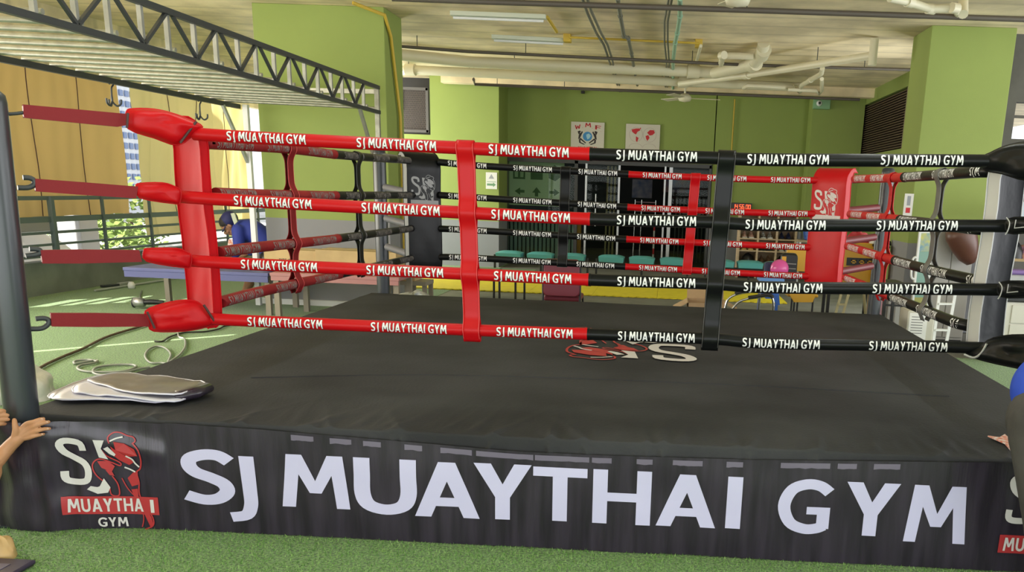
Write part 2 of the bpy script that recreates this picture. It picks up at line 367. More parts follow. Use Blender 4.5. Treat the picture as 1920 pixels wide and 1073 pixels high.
# ---- glazed entrance (structure): frame, panes, dark interior
M_glass = bpy.data.materials.new('door_glass'); M_glass.use_nodes = True; _n = M_glass.node_tree
_t = _n.nodes.new('ShaderNodeBsdfTransparent'); _t.inputs[0].default_value = (.80, .88, .82, 1); _g = _n.nodes.new('ShaderNodeBsdfGlossy'); _g.inputs['Roughness'].default_value = .02
_f = _n.nodes.new('ShaderNodeFresnel'); _f.inputs[0].default_value = 1.18; _m = _n.nodes.new('ShaderNodeMixShader')
_n.links.new(_f.outputs[0], _m.inputs[0]); _n.links.new(_t.outputs[0], _m.inputs[1]); _n.links.new(_g.outputs[0], _m.inputs[2]); _n.links.new(_m.outputs[0], _n.nodes['Material Output'].inputs['Surface'])
M_frame = mat('door_frame', (.05, .05, .05), .4, metal=.3)
M_alu = mat('aluminium', (.50, .51, .52), .35, metal=.8)
dr = empty('door_1', (-1.28, 19.3, 0)); tag(dr, kind='structure')
g = G()
for x, w_ in ((-3.38, .08), (-1.92, .07), (0.84, .05)): g.box(x-w_/2, x+w_/2, 19.27, 19.37, 0, 2.15)
g.box(-3.42, .86, 19.27, 19.37, 2.09, 2.17); g.box(-3.42, .86, 19.27, 19.37, 0, .05)
g.build('frame', M_frame, dr)
for b_ in ((-1.73, -1.69, 19.25, 19.33, .05, 2.1), (-1.05, -1.01, 19.3, 19.35, .05, 2.1), (-.10, -.065, 19.25, 19.33, .05, 2.1), (.0, .07, 19.33, 19.37, .05, 2.1), (-3.34, -1.94, 19.3, 19.34, .9, .94)): G().box(*b_).build('mullion', M_alu, dr)
for x0, x1 in ((-3.34, -1.95), (-1.69, -1.05), (.07, .82)):
    G().box(x0, x1, 19.31, 19.322, .05, 2.09).build('pane', M_glass, dr)
G().tube([(-1.5, 19.24, .85), (-1.5, 19.24, 1.5)], .014).build('handle', M_alu, dr)
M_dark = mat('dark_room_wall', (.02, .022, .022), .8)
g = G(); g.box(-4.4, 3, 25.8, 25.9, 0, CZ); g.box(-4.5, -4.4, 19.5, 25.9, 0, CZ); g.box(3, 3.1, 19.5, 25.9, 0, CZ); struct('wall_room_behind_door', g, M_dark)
# two tone floor mats in front of the doors
def edge_mat(x0, x1, y0, y1):
    g = G(); n = int((x1-x0)/.06); pts = []
    for i in range(n+1):
        x = x0+(x1-x0)*i/n; pts.append(Vector((x, y0+(.02 if i % 2 else -.02), .008)))
    pts += [Vector((x1, y1, .008)), Vector((x0, y1, .008))]
    g.prism(pts, (0, 0, 1), .016); return g
M_ymat = mat('yellow_foam_mat', (.72, .60, .02), .7, var=.06, vscale=6)
xs = [-4.1, -3.1, -2.1, -1.1, -.1, .9, 1.9]
for i in range(6):
    for j in range(1):
        o = edge_mat(xs[i], xs[i+1]-.004, 13.95, 15.55).build('floor_mat', M_ymat)
        pos = ['under the black bench, outermost at the left', 'second tile from the left of the yellow row', 'behind the back of the maroon chair', 'right of the maroon chair, middle of the row', 'next to the open cardboard box', 'behind the open cardboard box, outermost at the right'][i]
        tag(o, 'bright yellow interlocking foam mat '+pos, 'mat', 'yellow foam mats in front of the glass doors')
# ---- ceiling services
def pipe(name, pts, r, m, label, cat='pipe', n=8, group=None, joints=(), hang=(), sm=True):
    e = empty(name, pts[0], label, cat, group); g = G().tube(pts, r, n)
    g.build('tube', m, e)
    for k in joints:
        p = Vector(pts[k]); d = (Vector(pts[min(k+1, len(pts)-1)])-Vector(pts[max(k-1, 0)])).normalized()
        G().tube([p-d*r*1.1, p+d*r*1.1], r*1.25, n).build('joint', m, e)
    for t_ in hang:
        k = min(int(t_*(len(pts)-1)), len(pts)-2); q = t_*(len(pts)-1)-k; p = Vector(pts[k]).lerp(Vector(pts[k+1]), q)
        G().tube([p+Vector((0, 0, r*.8)), (p.x, p.y, CZ)], .006, 5).build('hanger', M_dsteel, e)
    return e
M_pvc = mat('cream_pvc', (.66, .62, .46), .45); M_pd = mat('dark_pipe', (.10, .085, .07), .5); M_cond = mat('conduit_grey', (.16, .16, .13), .5)
M_gpipe = mat('green_pipe', (.30, .48, .34), .45); M_ypipe = mat('yellow_conduit', (.60, .42, .05), .5)
Z_ = lambda pts, z: [aZ(x, y, z) for x, y in pts]
pipe('ceiling_pipe', Z_([(735, -3), (880, 2.5), (1400, 19), (1914, 36), (2100, 42)], 3.42), .028, M_pd, 'dark steel pipe running across the whole top of the view under the slab', n=8, hang=(.3, .5, .7))
pipe('ceiling_pipe', Z_([(700, 83), (880, 97), (1400, 122), (1716, 131)], 3.44), .022, M_pd, 'thin dark pipe ending at the right hand green column', hang=(.15, .4, .6, .9))
pipe('ceiling_pipe', Z_([(735, 101), (880, 116), (1300, 134), (1345, 137)], 3.46), .085, M_pvc, 'thick cream drain pipe, upper of the two long ones before the rear wall', n=14, joints=(2,), hang=(.4, .7))
pipe('ceiling_pipe', Z_([(742, 148), (752, 134), (770, 131), (880, 136), (1281, 154), (1420, 160), (1500, 163)], 3.42), .075, M_pvc, 'thick cream drain pipe with elbow at its left end by the left column', n=14, joints=(2, 4), hang=(.3, .5, .65))
pipe('ceiling_pipe', Z_([(888, 149), (890, 158), (1100, 167), (1612, 187)], 3.36), .026, M_pd, 'thin dark pipe hooked up at its left end along the rear beam', hang=(.1, .4, .6))
pipe('ceiling_pipe', Z_([(1275, 157), (1400, 141), (1637, 104)], 3.38), .05, M_pvc, 'long slanting white waste pipe capped by an upright tee', n=12, joints=(1,), hang=(.5, .8))
p = aZ(1637, 104, 3.38); tag(G().tube([p+Vector((0, 0, .2)), p-Vector((0, 0, .12))], .055, 12).build('pipe_tee', M_pvc), 'upright white tee piece closing the slanting waste pipe', 'pipe fitting')
pipe('ceiling_pipe', [aZ(1432, 80, CZ), aZ(1430, 98, 3.5), aZ(1413, 120, 3.42), aZ(1340, 137, 3.42)], .085, M_pvc, 'fat white soil pipe bending down from the slab right of centre', n=14, joints=(1, 2))
pipe('ceiling_pipe', Z_([(1352, 120), (1355, 104), (1412, 106)], 3.45), .045, M_pvc, 'short angled white pipe left of the fat soil pipe', n=10, joints=(1,))
pipe('ceiling_pipe', Z_([(1395, 165), (1402, 160), (1490, 165), (1500, 172), (1503, 160), (1520, 150), (1540, 138), (1542, 128)], 3.34), .035, M_pvc, 'white trap bend pipe hanging low near the green camera box', n=10, joints=(2, 5))
pipe('ceiling_pipe', Z_([(1478, 168), (1530, 170), (1536, 176), (1541, 170), (1541, 148)], 3.3), .03, M_pvc, 'white hooked branch pipe beneath the trap bend', n=10)
pipe('ceiling_pipe', Z_([(1668, -4), (1705, 4), (1745, 17), (1790, 15), (1797, 26)], 3.45), .04, M_pvc, 'white pipe bending down at the top right above the right column', n=10, joints=(1, 2, 3))
tag(G().tube([aZ(1806, -2, CZ), aZ(1806, 27, 3.42)], .05, 10).build('pipe_stub', M_pvc), 'short white pipe stub dropping from the slab at the top right', 'pipe fitting')
for k, (dx, lb) in enumerate(((0, 'left one'), (9, 'right one'))):
    pipe('conduit', Z_([(1091+dx, -5), (1100+dx, 22), (1118+dx, 62), (1132+dx*.8, 84), (1141+dx*.7, 110), (1150+dx*.5, 140), (1162+dx*.4, 172)], 3.5), .016, M_cond, 'dark grey electrical conduit running back over the slab, '+lb+' of the left pair', 'conduit', 6, 'paired ceiling conduits')
pipe('conduit', Z_([(1158, -3), (1163, 30), (1170, 68), (1178, 72), (1184, 100), (1191, 140), (1195, 160)], 3.5), .024, M_cond, 'thicker kinked grey conduit with clamps right of the left pair', 'conduit', 8, joints=(1, 2, 3, 4))
for k, (dx, lb) in enumerate(((0, 'left one'), (6, 'right one'))):
    pipe('conduit', Z_([(1254+dx, -3), (1246+dx, 40), (1246+dx, 80), (1250+dx*.8, 118), (1247+dx*.6, 172)], 3.5), .013, M_cond, 'thin dark conduit beside the green pipe, '+lb+' of the right pair', 'conduit', 6, 'thin ceiling conduits')
pipe('green_ceiling_pipe', Z_([(1275, -3), (1275, 30), (1270, 62), (1266, 80), (1262, 116), (1262, 172)], 3.48), .026, M_gpipe, 'pale green water pipe with clips running back under the slab', n=8, joints=(1, 2, 3))
pipe('yellow_conduit', Z_([(1068, 70), (1180, 75), (1310, 81)], 3.53), .014, M_ypipe, 'thin yellow conduit crossing the slab between two yellow boxes', 'conduit', 6)
pipe('yellow_conduit', Z_([(1026, 32), (1044, 60)], 3.53), .02, M_ypipe, 'short slanting yellow conduit off the end of the unlit tube fitting', 'conduit', 6)
pipe('white_drop_pipe', Z_([(1314, 86), (1305, 118)], 3.5), .022, M_pvc, 'short pale pipe slanting off the right end of the yellow conduit', n=8)
for k, (p, l) in enumerate((((1064, 72), 'left end'), ((1310, 82), 'right end'))):
    c = aZ(*p, 3.55); tag(G().box(c.x-.05, c.x+.05, c.y-.07, c.y+.07, 3.5, CZ).build('junction_box', M_ypipe, bevel=.006), 'small yellow junction box on the slab at the %s of the yellow conduit' % l, 'junction box')
# yellow pipe down the left column and on the rear wall
pipe('yellow_conduit', [(-3.75, 11.2, 3.57), (-3.47, 11.5, 3.5), (-3.47, 11.72, 3.3), (-3.46, 12.0, 2.4), (-3.46, 12.02, .3)], .02, M_ypipe, 'yellow conduit running down the side of the left green column', 'conduit', 8)
pipe('yellow_conduit', [(1.245, 19.27, 3.45), (1.245, 19.27, .7)], .014, M_ypipe, 'thin upright yellow conduit on the rear wall right of the glass doors', 'conduit', 6)
# unlit tube fittings
M_fit = mat('fitting_enamel', (.58, .62, .52), .5)
for (a, b), lb in ((((845, 25), (1024, 32)), 'nearer of the two on the slab'), (((922, 69), (1060, 76)), 'farther one by the yellow junction box')):
    A, B = aZ(*a, 3.53), aZ(*b, 3.53); e = empty('tube_light', (A+B)/2, 'unlit fluorescent batten, '+lb, 'ceiling light', 'unlit battens under the slab')
    G().beam(A, B, .10, .05).build('housing', M_fit, e, bevel=.006); G().tube([A+Vector((.03, 0, -.045)), B-Vector((.03, 0, .045))], .016, 10).build('tube', M_white, e)
# ceiling fans
def fan(c, label, r=.6, a0=0):
    e = empty('ceiling_fan', c, label, 'fan', 'ceiling fans')
    G().tube([(c[0], c[1], c[2]+.05), (c[0], c[1], CZ)], .018, 8).build('rod', M_pvc, e)
    G().lathe([(.0, .07), (.06, .07), (.11, .03), (.12, 0), (.10, -.05), (0, -.07)], c, 18).build('motor', M_pvc, e)
    for k in range(3):
        a = a0+k*2*pi/3; d = Vector((cos(a), sin(a), 0)); q = Vector((-sin(a), cos(a), .15)); C_ = Vector(c)
        pts = [C_+d*.1-q*.04, C_+d*.2-q*.07, C_+d*r-q*.075, C_+d*r+q*.075, C_+d*.2+q*.06, C_+d*.1+q*.04]
        G().prism(pts, d.cross(q), .008).build('blade', M_pvc, e)
fan(tuple(aZ(1284, 184, 3.2)), 'cream ceiling fan hanging far back above the poster wall', .62, .1)
fan(tuple(aZ(1383, -2, 3.3)), 'cream ceiling fan cut by the top edge right of centre', .35, -.25)
# camera box and small sensor on the rear wall
c = aY(1541, 195, 18.7); e = empty('security_camera', c, 'white dome camera on a green box high on the right rear wall', 'camera')
G().box(c.x-.17, c.x+.15, 18.6, 18.75, c.z-.1, c.z+.1).build('mount', mat('mint_box', (.22, .42, .22), .5), e, bevel=.01)
G().sphere((c.x-.07, 18.58, c.z), .055).build('dome', M_white, e); G().sphere((c.x-.07, 18.53, c.z), .025).build('lens', M_black, e)
c = aY(1093, 173, 19.25); tag(G().box(c.x-.035, c.x+.035, 19.2, 19.3, c.z-.025, c.z+.025).build('wall_sensor', M_black, bevel=.004), 'tiny black sensor box high on the rear wall', 'sensor')

# made-up housings for the two added fill lamps over the ring
for lx, lb in ((-1.9, 'left one of two added fill battens above the ring, over the top of the picture'), (1.3, 'right one of two added fill battens above the ring, over the top of the picture')):
    e = empty('tube_light', (lx, 4.0, 3.56), lb, 'ceiling light', 'added fill battens over the ring'); G().box(lx-.07, lx+.07, 1.75, 6.25, 3.52, CZ-.003).build('housing', M_fit, e, bevel=.006)
# side wall beyond the right column with its bright window opening
M_dgrey = mat('dark_partition', (.10, .095, .085), .8, var=.2, vscale=2)
a = aY(1903, 192, 12.0); b = aY(1930, 262, 12.0)
g = G(); g.box(3.99, a.x, 11.95, 12.1, 0, CZ); g.box(a.x, 9, 11.95, 12.1, 0, b.z); g.box(a.x, 9, 11.95, 12.1, a.z, CZ); g.box(a.x, 9, 11.99, 12.05, a.z-.18, a.z-.15); struct('wall_right_end', g, M_dgrey)

# short plastic blades of the turf in front of the ring
g = G(); rnd = random.Random(3)
for i in range(42000):
    x, y = rnd.uniform(-3.1, 2.5), rnd.uniform(2.7, 3.80); a = rnd.uniform(0, 6.283); h = rnd.uniform(.006, .016); l = rnd.uniform(.0, .010); b = rnd.uniform(0, 6.283); w2 = .0016
    g.add([(x+cos(a)*w2, y+sin(a)*w2, 0), (x-cos(a)*w2, y-sin(a)*w2, 0), (x+cos(b)*l, y+sin(b)*l, h)], [(0, 1, 2)], 0 if rnd.random() < .6 else 1)
o = g.build('turf_blades', [mat('blade_green', (.10, .26, .04), .6), mat('blade_pale', (.28, .46, .14), .6)]); tag(o, 'short green plastic turf blades in front of the banner', 'grass', kind='stuff')
# ================================================================== THE RING
RX0, RY0, RW, RP = -2.887, 3.855, 5.0, .5135
FY, BY, LX, RX = 4.38, 8.30, -2.25, 1.48
M_canvas = mat('black_canvas', (.041, .042, .046), .75, spec=.12, bump=.25, bscale=60, var=.25, vscale=1.3, detail=6)
M_vinyl = mat('black_banner_vinyl', (.027, .021, .034), .28, spec=.42, bump=.12, bscale=25, var=.35, vscale=4, stretch=(5, 1, .5))
M_vinyl.node_tree.nodes['Principled BSDF'].inputs['Coat Weight'].default_value = .15
M_print = mat('lavender_white_print', (.57, .55, .80), .35)
M_printw = mat('white_print', (.62, .60, .60), .4)
M_printr = mat('red_print', (.42, .03, .035), .4)
M_ghost = mat('faint_lavender_patch', (.15, .13, .19), .35)
M_redv = mat('red_vinyl', (.50, .004, .008), .36, spec=.22, bump=.06, bscale=30)
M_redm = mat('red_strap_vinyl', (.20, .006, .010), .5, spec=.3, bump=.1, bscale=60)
M_blkv = mat('black_vinyl', (.006, .0065, .007), .32, spec=.20, bump=.06, bscale=30)
M_rtext = mat('rope_white_print', (.80, .80, .82), .5)
M_cgrey = mat('grey_print', (.30, .30, .31), .5)
M_shadow = mat('print_black_edge', (.02, .005, .005), .5)
M_pipe = mat('brown_piping', (.06, .02, .02), .6)
M_silver = mat('silver_piping', (.42, .42, .42), .4, metal=.3)
plat = empty('ring_platform', (RX0+RW/2, RY0+RW/2, 0), 'low square boxing ring platform covered in black canvas with a red and white crest', 'boxing ring')
_rf = random.Random(11); FOLDS = []
for _c in range(11):
    _x = RX0+.55+_c*.40+_rf.uniform(-.12, .12)
    for _k in range(_rf.randint(2, 4)): FOLDS.append((_x+_rf.uniform(-.10, .10), _rf.uniform(.006, .013), _rf.uniform(.011, .019), _rf.uniform(-.05, .05), _rf.uniform(3, 8)))
def folds_lip(x, q): return sum(a*math.exp(-((x-xi-sl*q*1.2)/w_)**2) for xi, a, w_, sl, k_ in FOLDS if abs(x-xi) < .12)
def folds_top(x, d): return sum(a*.9*math.exp(-((x-xi+sl*9*d)/(w_*(1.3+2*d)))**2 - d*k_) for xi, a, w_, sl, k_ in FOLDS if abs(x-xi) < .35) if d < .6 else 0
def canvas(u, v):
    # v: 0..1 around the front lip, then over the top to the back
    x = RX0 + RW*u; lip = .075*min(1, max(0, (u-.07)/.16))+.012
    fold = noise.noise((x*5, 0, 3))
    k = min(1, max(0, (u-.1)*5))*min(1, max(0, (.97-u)*8))
    wr = (abs(noise.noise((x*13, 1, 0)))*.020 + max(0, noise.noise((x*34, 2, 5)))*.012)*k
    E0 = RY0-.016
    if v < .12:
        t = v/.12
        if t > .7:
            a = (t-.7)/.3*pi/2; return Vector((x, E0-sin(pi/2-a)*.012, RP-.014+sin(a)*.014+.003*fold+folds_top(x, 0)*(t-.7)/.3))
        q = 1-t/.7; xx = x+.012*noise.noise((x*9, q*2, 1))
        return Vector((xx, max(3.8075, E0-.012-.004*sin(q*2.6)-wr*.25-folds_lip(x, q)*min(1, q*5)), RP-.014-(.030+lip)*q+.003*fold))
    y = E0+(RW+.012)*((v-.12)/.88)**1.6
    d = y-RY0
    z = RP + .003*fold*math.exp(-d*9) + wr*.35*math.exp(-d*5)*min(1, d*12)*(1 if d < 2 else 0) + .002*noise.noise((x*1.1, y*.7, 0)) + .0022*noise.noise((x*2.5+y*1.2, y*.9, 7))*(1 if y > 5.5 else .4)
    r_ = noise.noise((x*15+d*9*noise.noise((x*1.5, 0, 8)), d*2.2, 4)); z += (.020*max(0, r_) - .006*max(0, -r_))*math.exp(-d*4.5)*k*min(1, d*14)
    z += folds_top(x, d)
    z += .007*max(0, noise.noise((x*2.2, y*9, 3)))*max(0, min(1, (y-7.6)))
    return Vector((x, y, z))
g = G(); g.grid(canvas, 680, 130, 0)
g.box(RX0, RX0+.01, RY0+.04, RY0+RW, .02, RP-.008); g.box(RX0+RW-.01, RX0+RW, RY0+.04, RY0+RW, .02, RP-.008); g.box(RX0, RX0+RW, RY0+RW-.01, RY0+RW, .02, RP-.008)
cv = g.build('canvas', M_canvas, plat)
G().box(RX0+.03, RX0+RW-.03, RY0+.06, RY0+RW-.03, 0, RP-.03).build('frame', M_dsteel, plat)
g = G()
put_crest(g, lambda a, b, *l: Vector((.265-a*1.05, 7.16-b*1.22, RP+.0075+.0004*(l[0] if l else 0))), 1.0, 0, 1)
g.build('crest', [M_printw, M_printr], cv)['label'] = 'red and white fighter crest printed on the canvas'
# canvas seams
g = G()
for pts in ([(470, 707), (830, 702), (1300, 717), (1780, 742)],):
    P = [aZ(x, y, RP+.006) for x, y in pts]; P = spline(P, 8); g.tube([p+Vector((0, .01*noise.noise((p.x*7, 0, 0)), -.006)) for p in P], .005, 6)
g.build('seam', M_canvas, cv)
# ---- banner skirt along the front
lipz = [(320, 800), (400, 806), (480, 811), (971, 853), (1120, 860), (1417, 869), (1865, 874), (1990, 880)]
LZ = [(aY(x, y, 3.79).x, aY(x, y, 3.79).z+.012) for x, y in lipz]
def topz(x):
    if x < -2.20: return .512 - .012*max(0, (x+2.75))
    for (a, za), (b, zb) in zip(LZ, LZ[1:]):
        if a <= x <= b: return za+(zb-za)*(x-a)/(b-a)
    return LZ[0][1] if x < LZ[0][0] else LZ[-1][1]
YP = [(-3.04, 3.80), (-2.95, 3.73), (-2.84, 3.695), (-2.72, 3.70), (-2.6, 3.755), (-2.35, 3.795), (-2.0, 3.80), (2.2, 3.80), (2.3, 3.81)]
def by(x):
    for (a, ya), (b, yb) in zip(YP, YP[1:]):
        if a <= x <= b:
            t = (x-a)/(b-a); return ya+(yb-ya)*(t*t*(3-2*t))
    return 3.8
def bsurf(x, z, lift=0):
    y = by(x)
    d = .0045*noise.noise((x*3, z*5, 0)) + .003*noise.noise((x*9, z*2, 4))
    if x < -2.45: d += .016*noise.noise((x*9, z*7, 9))*min(1, (-2.45-x)*4)
    if x < -2.2: d += -.012*math.exp(-((z-.36+(x+2.2)*.2)/.05)**2)
    d += .012*max(0, .10-z)*(abs(noise.noise((x*22, 3, 3))))*6
    return Vector((x, y+d-lift, z))
XL, XR = -3.03, 2.25
def bf(u, v):
    x = XL+(XR-XL)*u; zt = topz(x); z = .004 + (zt-.004)*v + (.012*noise.noise((x*2.3, 0, 0)) if v < .02 and x > -2 else 0)*.3
    return bsurf(x, max(.002, z))
ban = empty('banner_skirt', ((XL+XR)/2, 3.8, 0), 'long glossy black vinyl banner with huge white letters hung along the front of the ring', 'banner')
g = G(); g.grid(bf, 620, 26, 0, flip=True)
LET = [('S', 347, 438, 843, 946), ('J', 431, 479, 855, 955), ('M', 531, 653, 854, 952), ('U', 666, 781, 860, 964), ('A', 779, 899, 867, 970), ('Y', 889, 997, 870, 974), ('T', 999, 1102, 877, 977),
       ('H', 1110, 1223, 882, 983), ('A', 1229, 1347, 890, 988), ('I', 1359, 1394, 894, 991), ('G', 1454, 1566, 899, 1000), ('Y', 1578, 1690, 905, 1005), ('M', 1692, 1823, 911, 1018)]
for c, x0, x1, y0, y1 in LET:
    q, wd = glyph(c); A = aY(x0, y1, 3.8); B = aY(x1, y0, 3.8); h = B.z-A.z-.0
    zt = aY((x0+x1)/2, y0, 3.8).z; zb = aY((x0+x1)/2, y1, 3.8).z
    xs_ = [p[0] for k in q for p in k]; xa, xb = min(xs_), max(xs_)
    for quad in q:
        g.add([bsurf(A.x+(a-xa)/(xb-xa)*(B.x-A.x), zb+b*(zt-zb), .0035) for a, b in quad], [(0, 1, 2, 3)], 1)
for x0, x1 in ((548, 590), (620, 660), (682, 715), (759, 792), (826, 885), (893, 1000), (1003, 1105), (1110, 1147), (1194, 1224), (1262, 1318), (1363, 1394), (1465, 1558), (1572, 1608), (1640, 1690)):  # faint lavender patches under the banner's top edge, in line with the letters
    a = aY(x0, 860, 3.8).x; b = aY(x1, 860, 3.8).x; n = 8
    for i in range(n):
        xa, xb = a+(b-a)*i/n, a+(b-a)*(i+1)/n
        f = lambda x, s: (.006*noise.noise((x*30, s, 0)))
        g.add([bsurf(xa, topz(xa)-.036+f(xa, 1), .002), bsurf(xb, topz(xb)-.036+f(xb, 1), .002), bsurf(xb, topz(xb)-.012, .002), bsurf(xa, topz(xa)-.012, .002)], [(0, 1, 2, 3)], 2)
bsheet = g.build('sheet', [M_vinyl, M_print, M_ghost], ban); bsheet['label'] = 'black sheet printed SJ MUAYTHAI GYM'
for (cx, cy), lb in (((139, 988), 'red and white fighter crest at the left end'), ((1866, 1069), 'red and white fighter crest at the right end, mostly hidden')):
    o = aY(cx, cy, 3.79); g = G()
    put_crest(g, lambda a, b, *l: bsurf(o.x+a, o.z+b+.012*0, .0045+.0006*(l[0] if l else 0)), .405, 0, 1)
    g.build('crest', [M_printw, M_printr], bsheet)['label'] = lb
# ---- posts
M_post = mat('black_steel_post', (.030, .036, .044), .28, spec=.6, bump=.02, bscale=6)
PO = {'FL': (-2.84, 3.80), 'BL': (-2.79, 8.93), 'BR': (2.05, 8.88), 'FR': (2.10, 3.82)}
PL = {'FL': 'smooth black steel ring post at the near left corner, cut by the left edge', 'BL': 'black steel ring post at the far left corner behind the black corner pad',
      'BR': 'black steel ring post at the far right corner behind the red corner pad', 'FR': 'black steel ring post at the near right corner, just outside the picture'}
for k, (x, y) in PO.items():
    e = empty('ring_post', (x, y, 0), PL[k], 'post', 'four corner posts of the ring')
    r = .068 if k[0] == 'F' else .062
    if k == 'FL':   # leans a little, so it is built in a slightly tilted frame
        T = lambda z: Vector((x + (z-.5)*.03, y, z))
    else: T = lambda z: Vector((x, y, z))
    g = G(); g.tube([T(0), T(.9), T(1.84), T(1.87), T(1.885)], [r, r, r, r*.93, r*.7], 28); g.build('tube', M_post, e)
    G().box(x-.12, x+.12, y-.12 if k[0] == 'B' else y-.08, y+.12, 0, .012).build('base_plate', M_post, e)
# ---- corner pads
CN = {'FL': ((LX-.085, FY+.13), (.5, .87)), 'BL': ((LX+.06, BY-.08), (1, -1)), 'BR': ((RX-.06, BY-.08), (-1, -1)), 'FR': ((RX+.12, FY+.125), (-1, 1))}
def corner_pad(k, m, edge, label, crest=None, wd=.30, th=.075, z0=.84, z1=1.84, cz=1.32):
    (cx, cy), nn = CN[k]; n = Vector((nn[0], nn[1], 0)).normalized(); s = Vector((-n.y, n.x, 0))   # s runs along the pad width
    e = empty('corner_pad', (cx, cy, z0), label, 'corner pad', 'padded corner covers of the ring')
    C_ = Vector((cx, cy, 0)); pts = []
    zs = [z0, z0+.02, z0+.08] + [z0+.08+(z1-z0-.2)*i/8 for i in range(1, 9)] + [z1-.06, z1-.015, z1+.005, z1+.004]
    off = [-.04, -.01, .0] + [.0+.006*sin(i*.8) for i in range(1, 9)] + [-.012, -.05, -.09, -.12]
    def f(u, v):
        i = v*(len(zs)-1); a = int(min(i, len(zs)-2)); t = i-a
        z = zs[a]+(zs[a+1]-zs[a])*t; o = off[a]+(off[a+1]-off[a])*t
        b = .012*(1-abs(u*2-1)**4) + .004*noise.noise((u*3, z*6, cx))
        return C_+n*(o+th*.5+b)+s*(u-.5)*wd+Vector((0, 0, z))
    def bk(u, v):
        p = f(u, v); q = p - n*th*(1 if v < .8 else max(.35, 1-(v-.8)*2.5)); q.z = min(q.z, z1-.03) if v > .8 else q.z
        return q - n*(.004*noise.noise((u*4, v*7, 2)))
    g = G(); g.grid(f, 10, 44, 0, flip=False); g.grid(bk, 10, 44, 0, flip=True)
    for u in (0, 1):
        g.grid(lambda a, v, u=u: f(u, v).lerp(bk(u, v), a), 2, 44, 1, flip=(u == 1))
    g.grid(lambda a, b: f(a, 0).lerp(bk(a, 0), b), 10, 2, 0); g.grid(lambda a, b: f(a, 1).lerp(bk(a, 1), b), 10, 2, 0)
    cu = g.build('cushion', [m, edge], e)
    for u in (0, 1):
        for fn in (f, bk): G().tube([fn(u, j/30) for j in range(31)], .004, 6).build('piping', edge if k == 'FR' else m, cu)
    if crest:
        g = G(); sz = wd*.84; fl = -1 if s.x < 0 else 1
        def fz(u, z, l):
            lo, hi = 0.0, 1.0
            for _ in range(14):
                mid = (lo+hi)/2
                if f(.5, mid).z < z: lo = mid
                else: hi = mid
            p = f(u, lo); return Vector((p.x, p.y, z)) + n*(.002+.0005*l)
        put_crest(g, lambda a, b, *l: fz(.5+(a-.5*sz)/wd*fl, cz+b*1.05, l[0] if l else 0), sz, 0, 1)
        g.build('crest', crest, cu)
    return e
M_redp = mat('red_pad_vinyl', (.46, .004, .008), .5, spec=.08, bump=.25, bscale=9)
corner_pad('FL', M_redp, M_redp, 'glossy red corner pad with stitched flap at the near left corner of the ropes', th=.042, wd=.22)
corner_pad('BL', M_blkv, mat('dark_grey_vinyl', (.10, .11, .11), .4), 'black corner pad with grey crest at the far left corner', [M_cgrey, M_cgrey], wd=.33, z0=.80)
corner_pad('BR', M_redv, M_redv, 'red corner pad with white crest at the far right corner', [M_printw, mat('pale_print', (.62, .55, .55), .5)], wd=.35, z0=.80)
corner_pad('FR', mat('black_pad_vinyl', (.006, .007, .010), .42, spec=.05, bump=.7, bscale=6), M_silver, 'wrinkled black corner pad with silver edge at the near right corner', th=.06, wd=.255, z0=.86)
# ---- ropes
RR = .0295
def rope(name_pts, pl, split, nvec, starts, sgn, order, label, group, txtw=.375, th=.046, redm=None):
    P = spline(name_pts, 8); e = empty('ring_rope', tuple(P[len(P)//2]), label, 'rope', group)
    ax = 0 if abs(nvec.y) > .5 else 1
    first, second = order
    P1 = [p for p in P if p[ax]*sgn < split*sgn]; P2 = [p for p in P if p[ax]*sgn > split*sgn]
    # interpolated split point
    a, b = P1[-1], P2[0]; t = (split-a[ax])/(b[ax]-a[ax]); S_ = a.lerp(b, t); P1 = P1+[S_]; P2 = [S_]+P2
    def pos(c):
        for a, b in zip(P, P[1:]):
            if (a[ax]-c)*(b[ax]-c) <= 0 and abs(b[ax]-a[ax]) > 1e-6:
                return a.lerp(b, (c-a[ax])/(b[ax]-a[ax]))
        return P[0] if abs(P[0][ax]-c) < abs(P[-1][ax]-c) else P[-1]
    for Q, col_, is1 in ((P1, first, True), (P2, second, False)):
        m = (redm or M_redv) if col_ == 'red' else M_blkv; g = G(); g.tube(Q, RR if is1 else RR*.985, 18, 0)
        g.tube([Q[-1]-(Q[-1]-Q[-2]).normalized()*.012, Q[-1]] if is1 else [Q[0], Q[0]+(Q[1]-Q[0]).normalized()*.012], RR*1.06, 18, 0)
        for s0 in starts:
            mid = s0+sgn*txtw/2
            if (mid*sgn < split*sgn) != is1: continue
            def fn(u, v, lift=.0008):
                c = pos(s0+sgn*u); an = (v-th*.46)/RR; rr = RR+lift
                return c + nvec*cos(an)*rr + Vector((0, 0, 1))*sin(an)*rr
            if col_ == 'red' and ax == 0: put_text(g, 'SJ MUAYTHAI GYM', lambda u, v: fn(u, v, .0005), txtw, th, 2, shift=(-.0022, -.0018)); put_text(g, 'SJ MUAYTHAI GYM', lambda u, v: fn(u, v, .0005), txtw, th, 2, shift=(.0015, -.0018))
            put_text(g, 'SJ MUAYTHAI GYM', fn, txtw, th, 1)
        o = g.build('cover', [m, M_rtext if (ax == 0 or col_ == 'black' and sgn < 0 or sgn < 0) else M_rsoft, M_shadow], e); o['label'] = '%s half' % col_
    return e
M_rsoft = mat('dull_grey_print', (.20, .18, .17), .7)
NM = ['topmost', 'second from the top', 'third from the top', 'lowest']
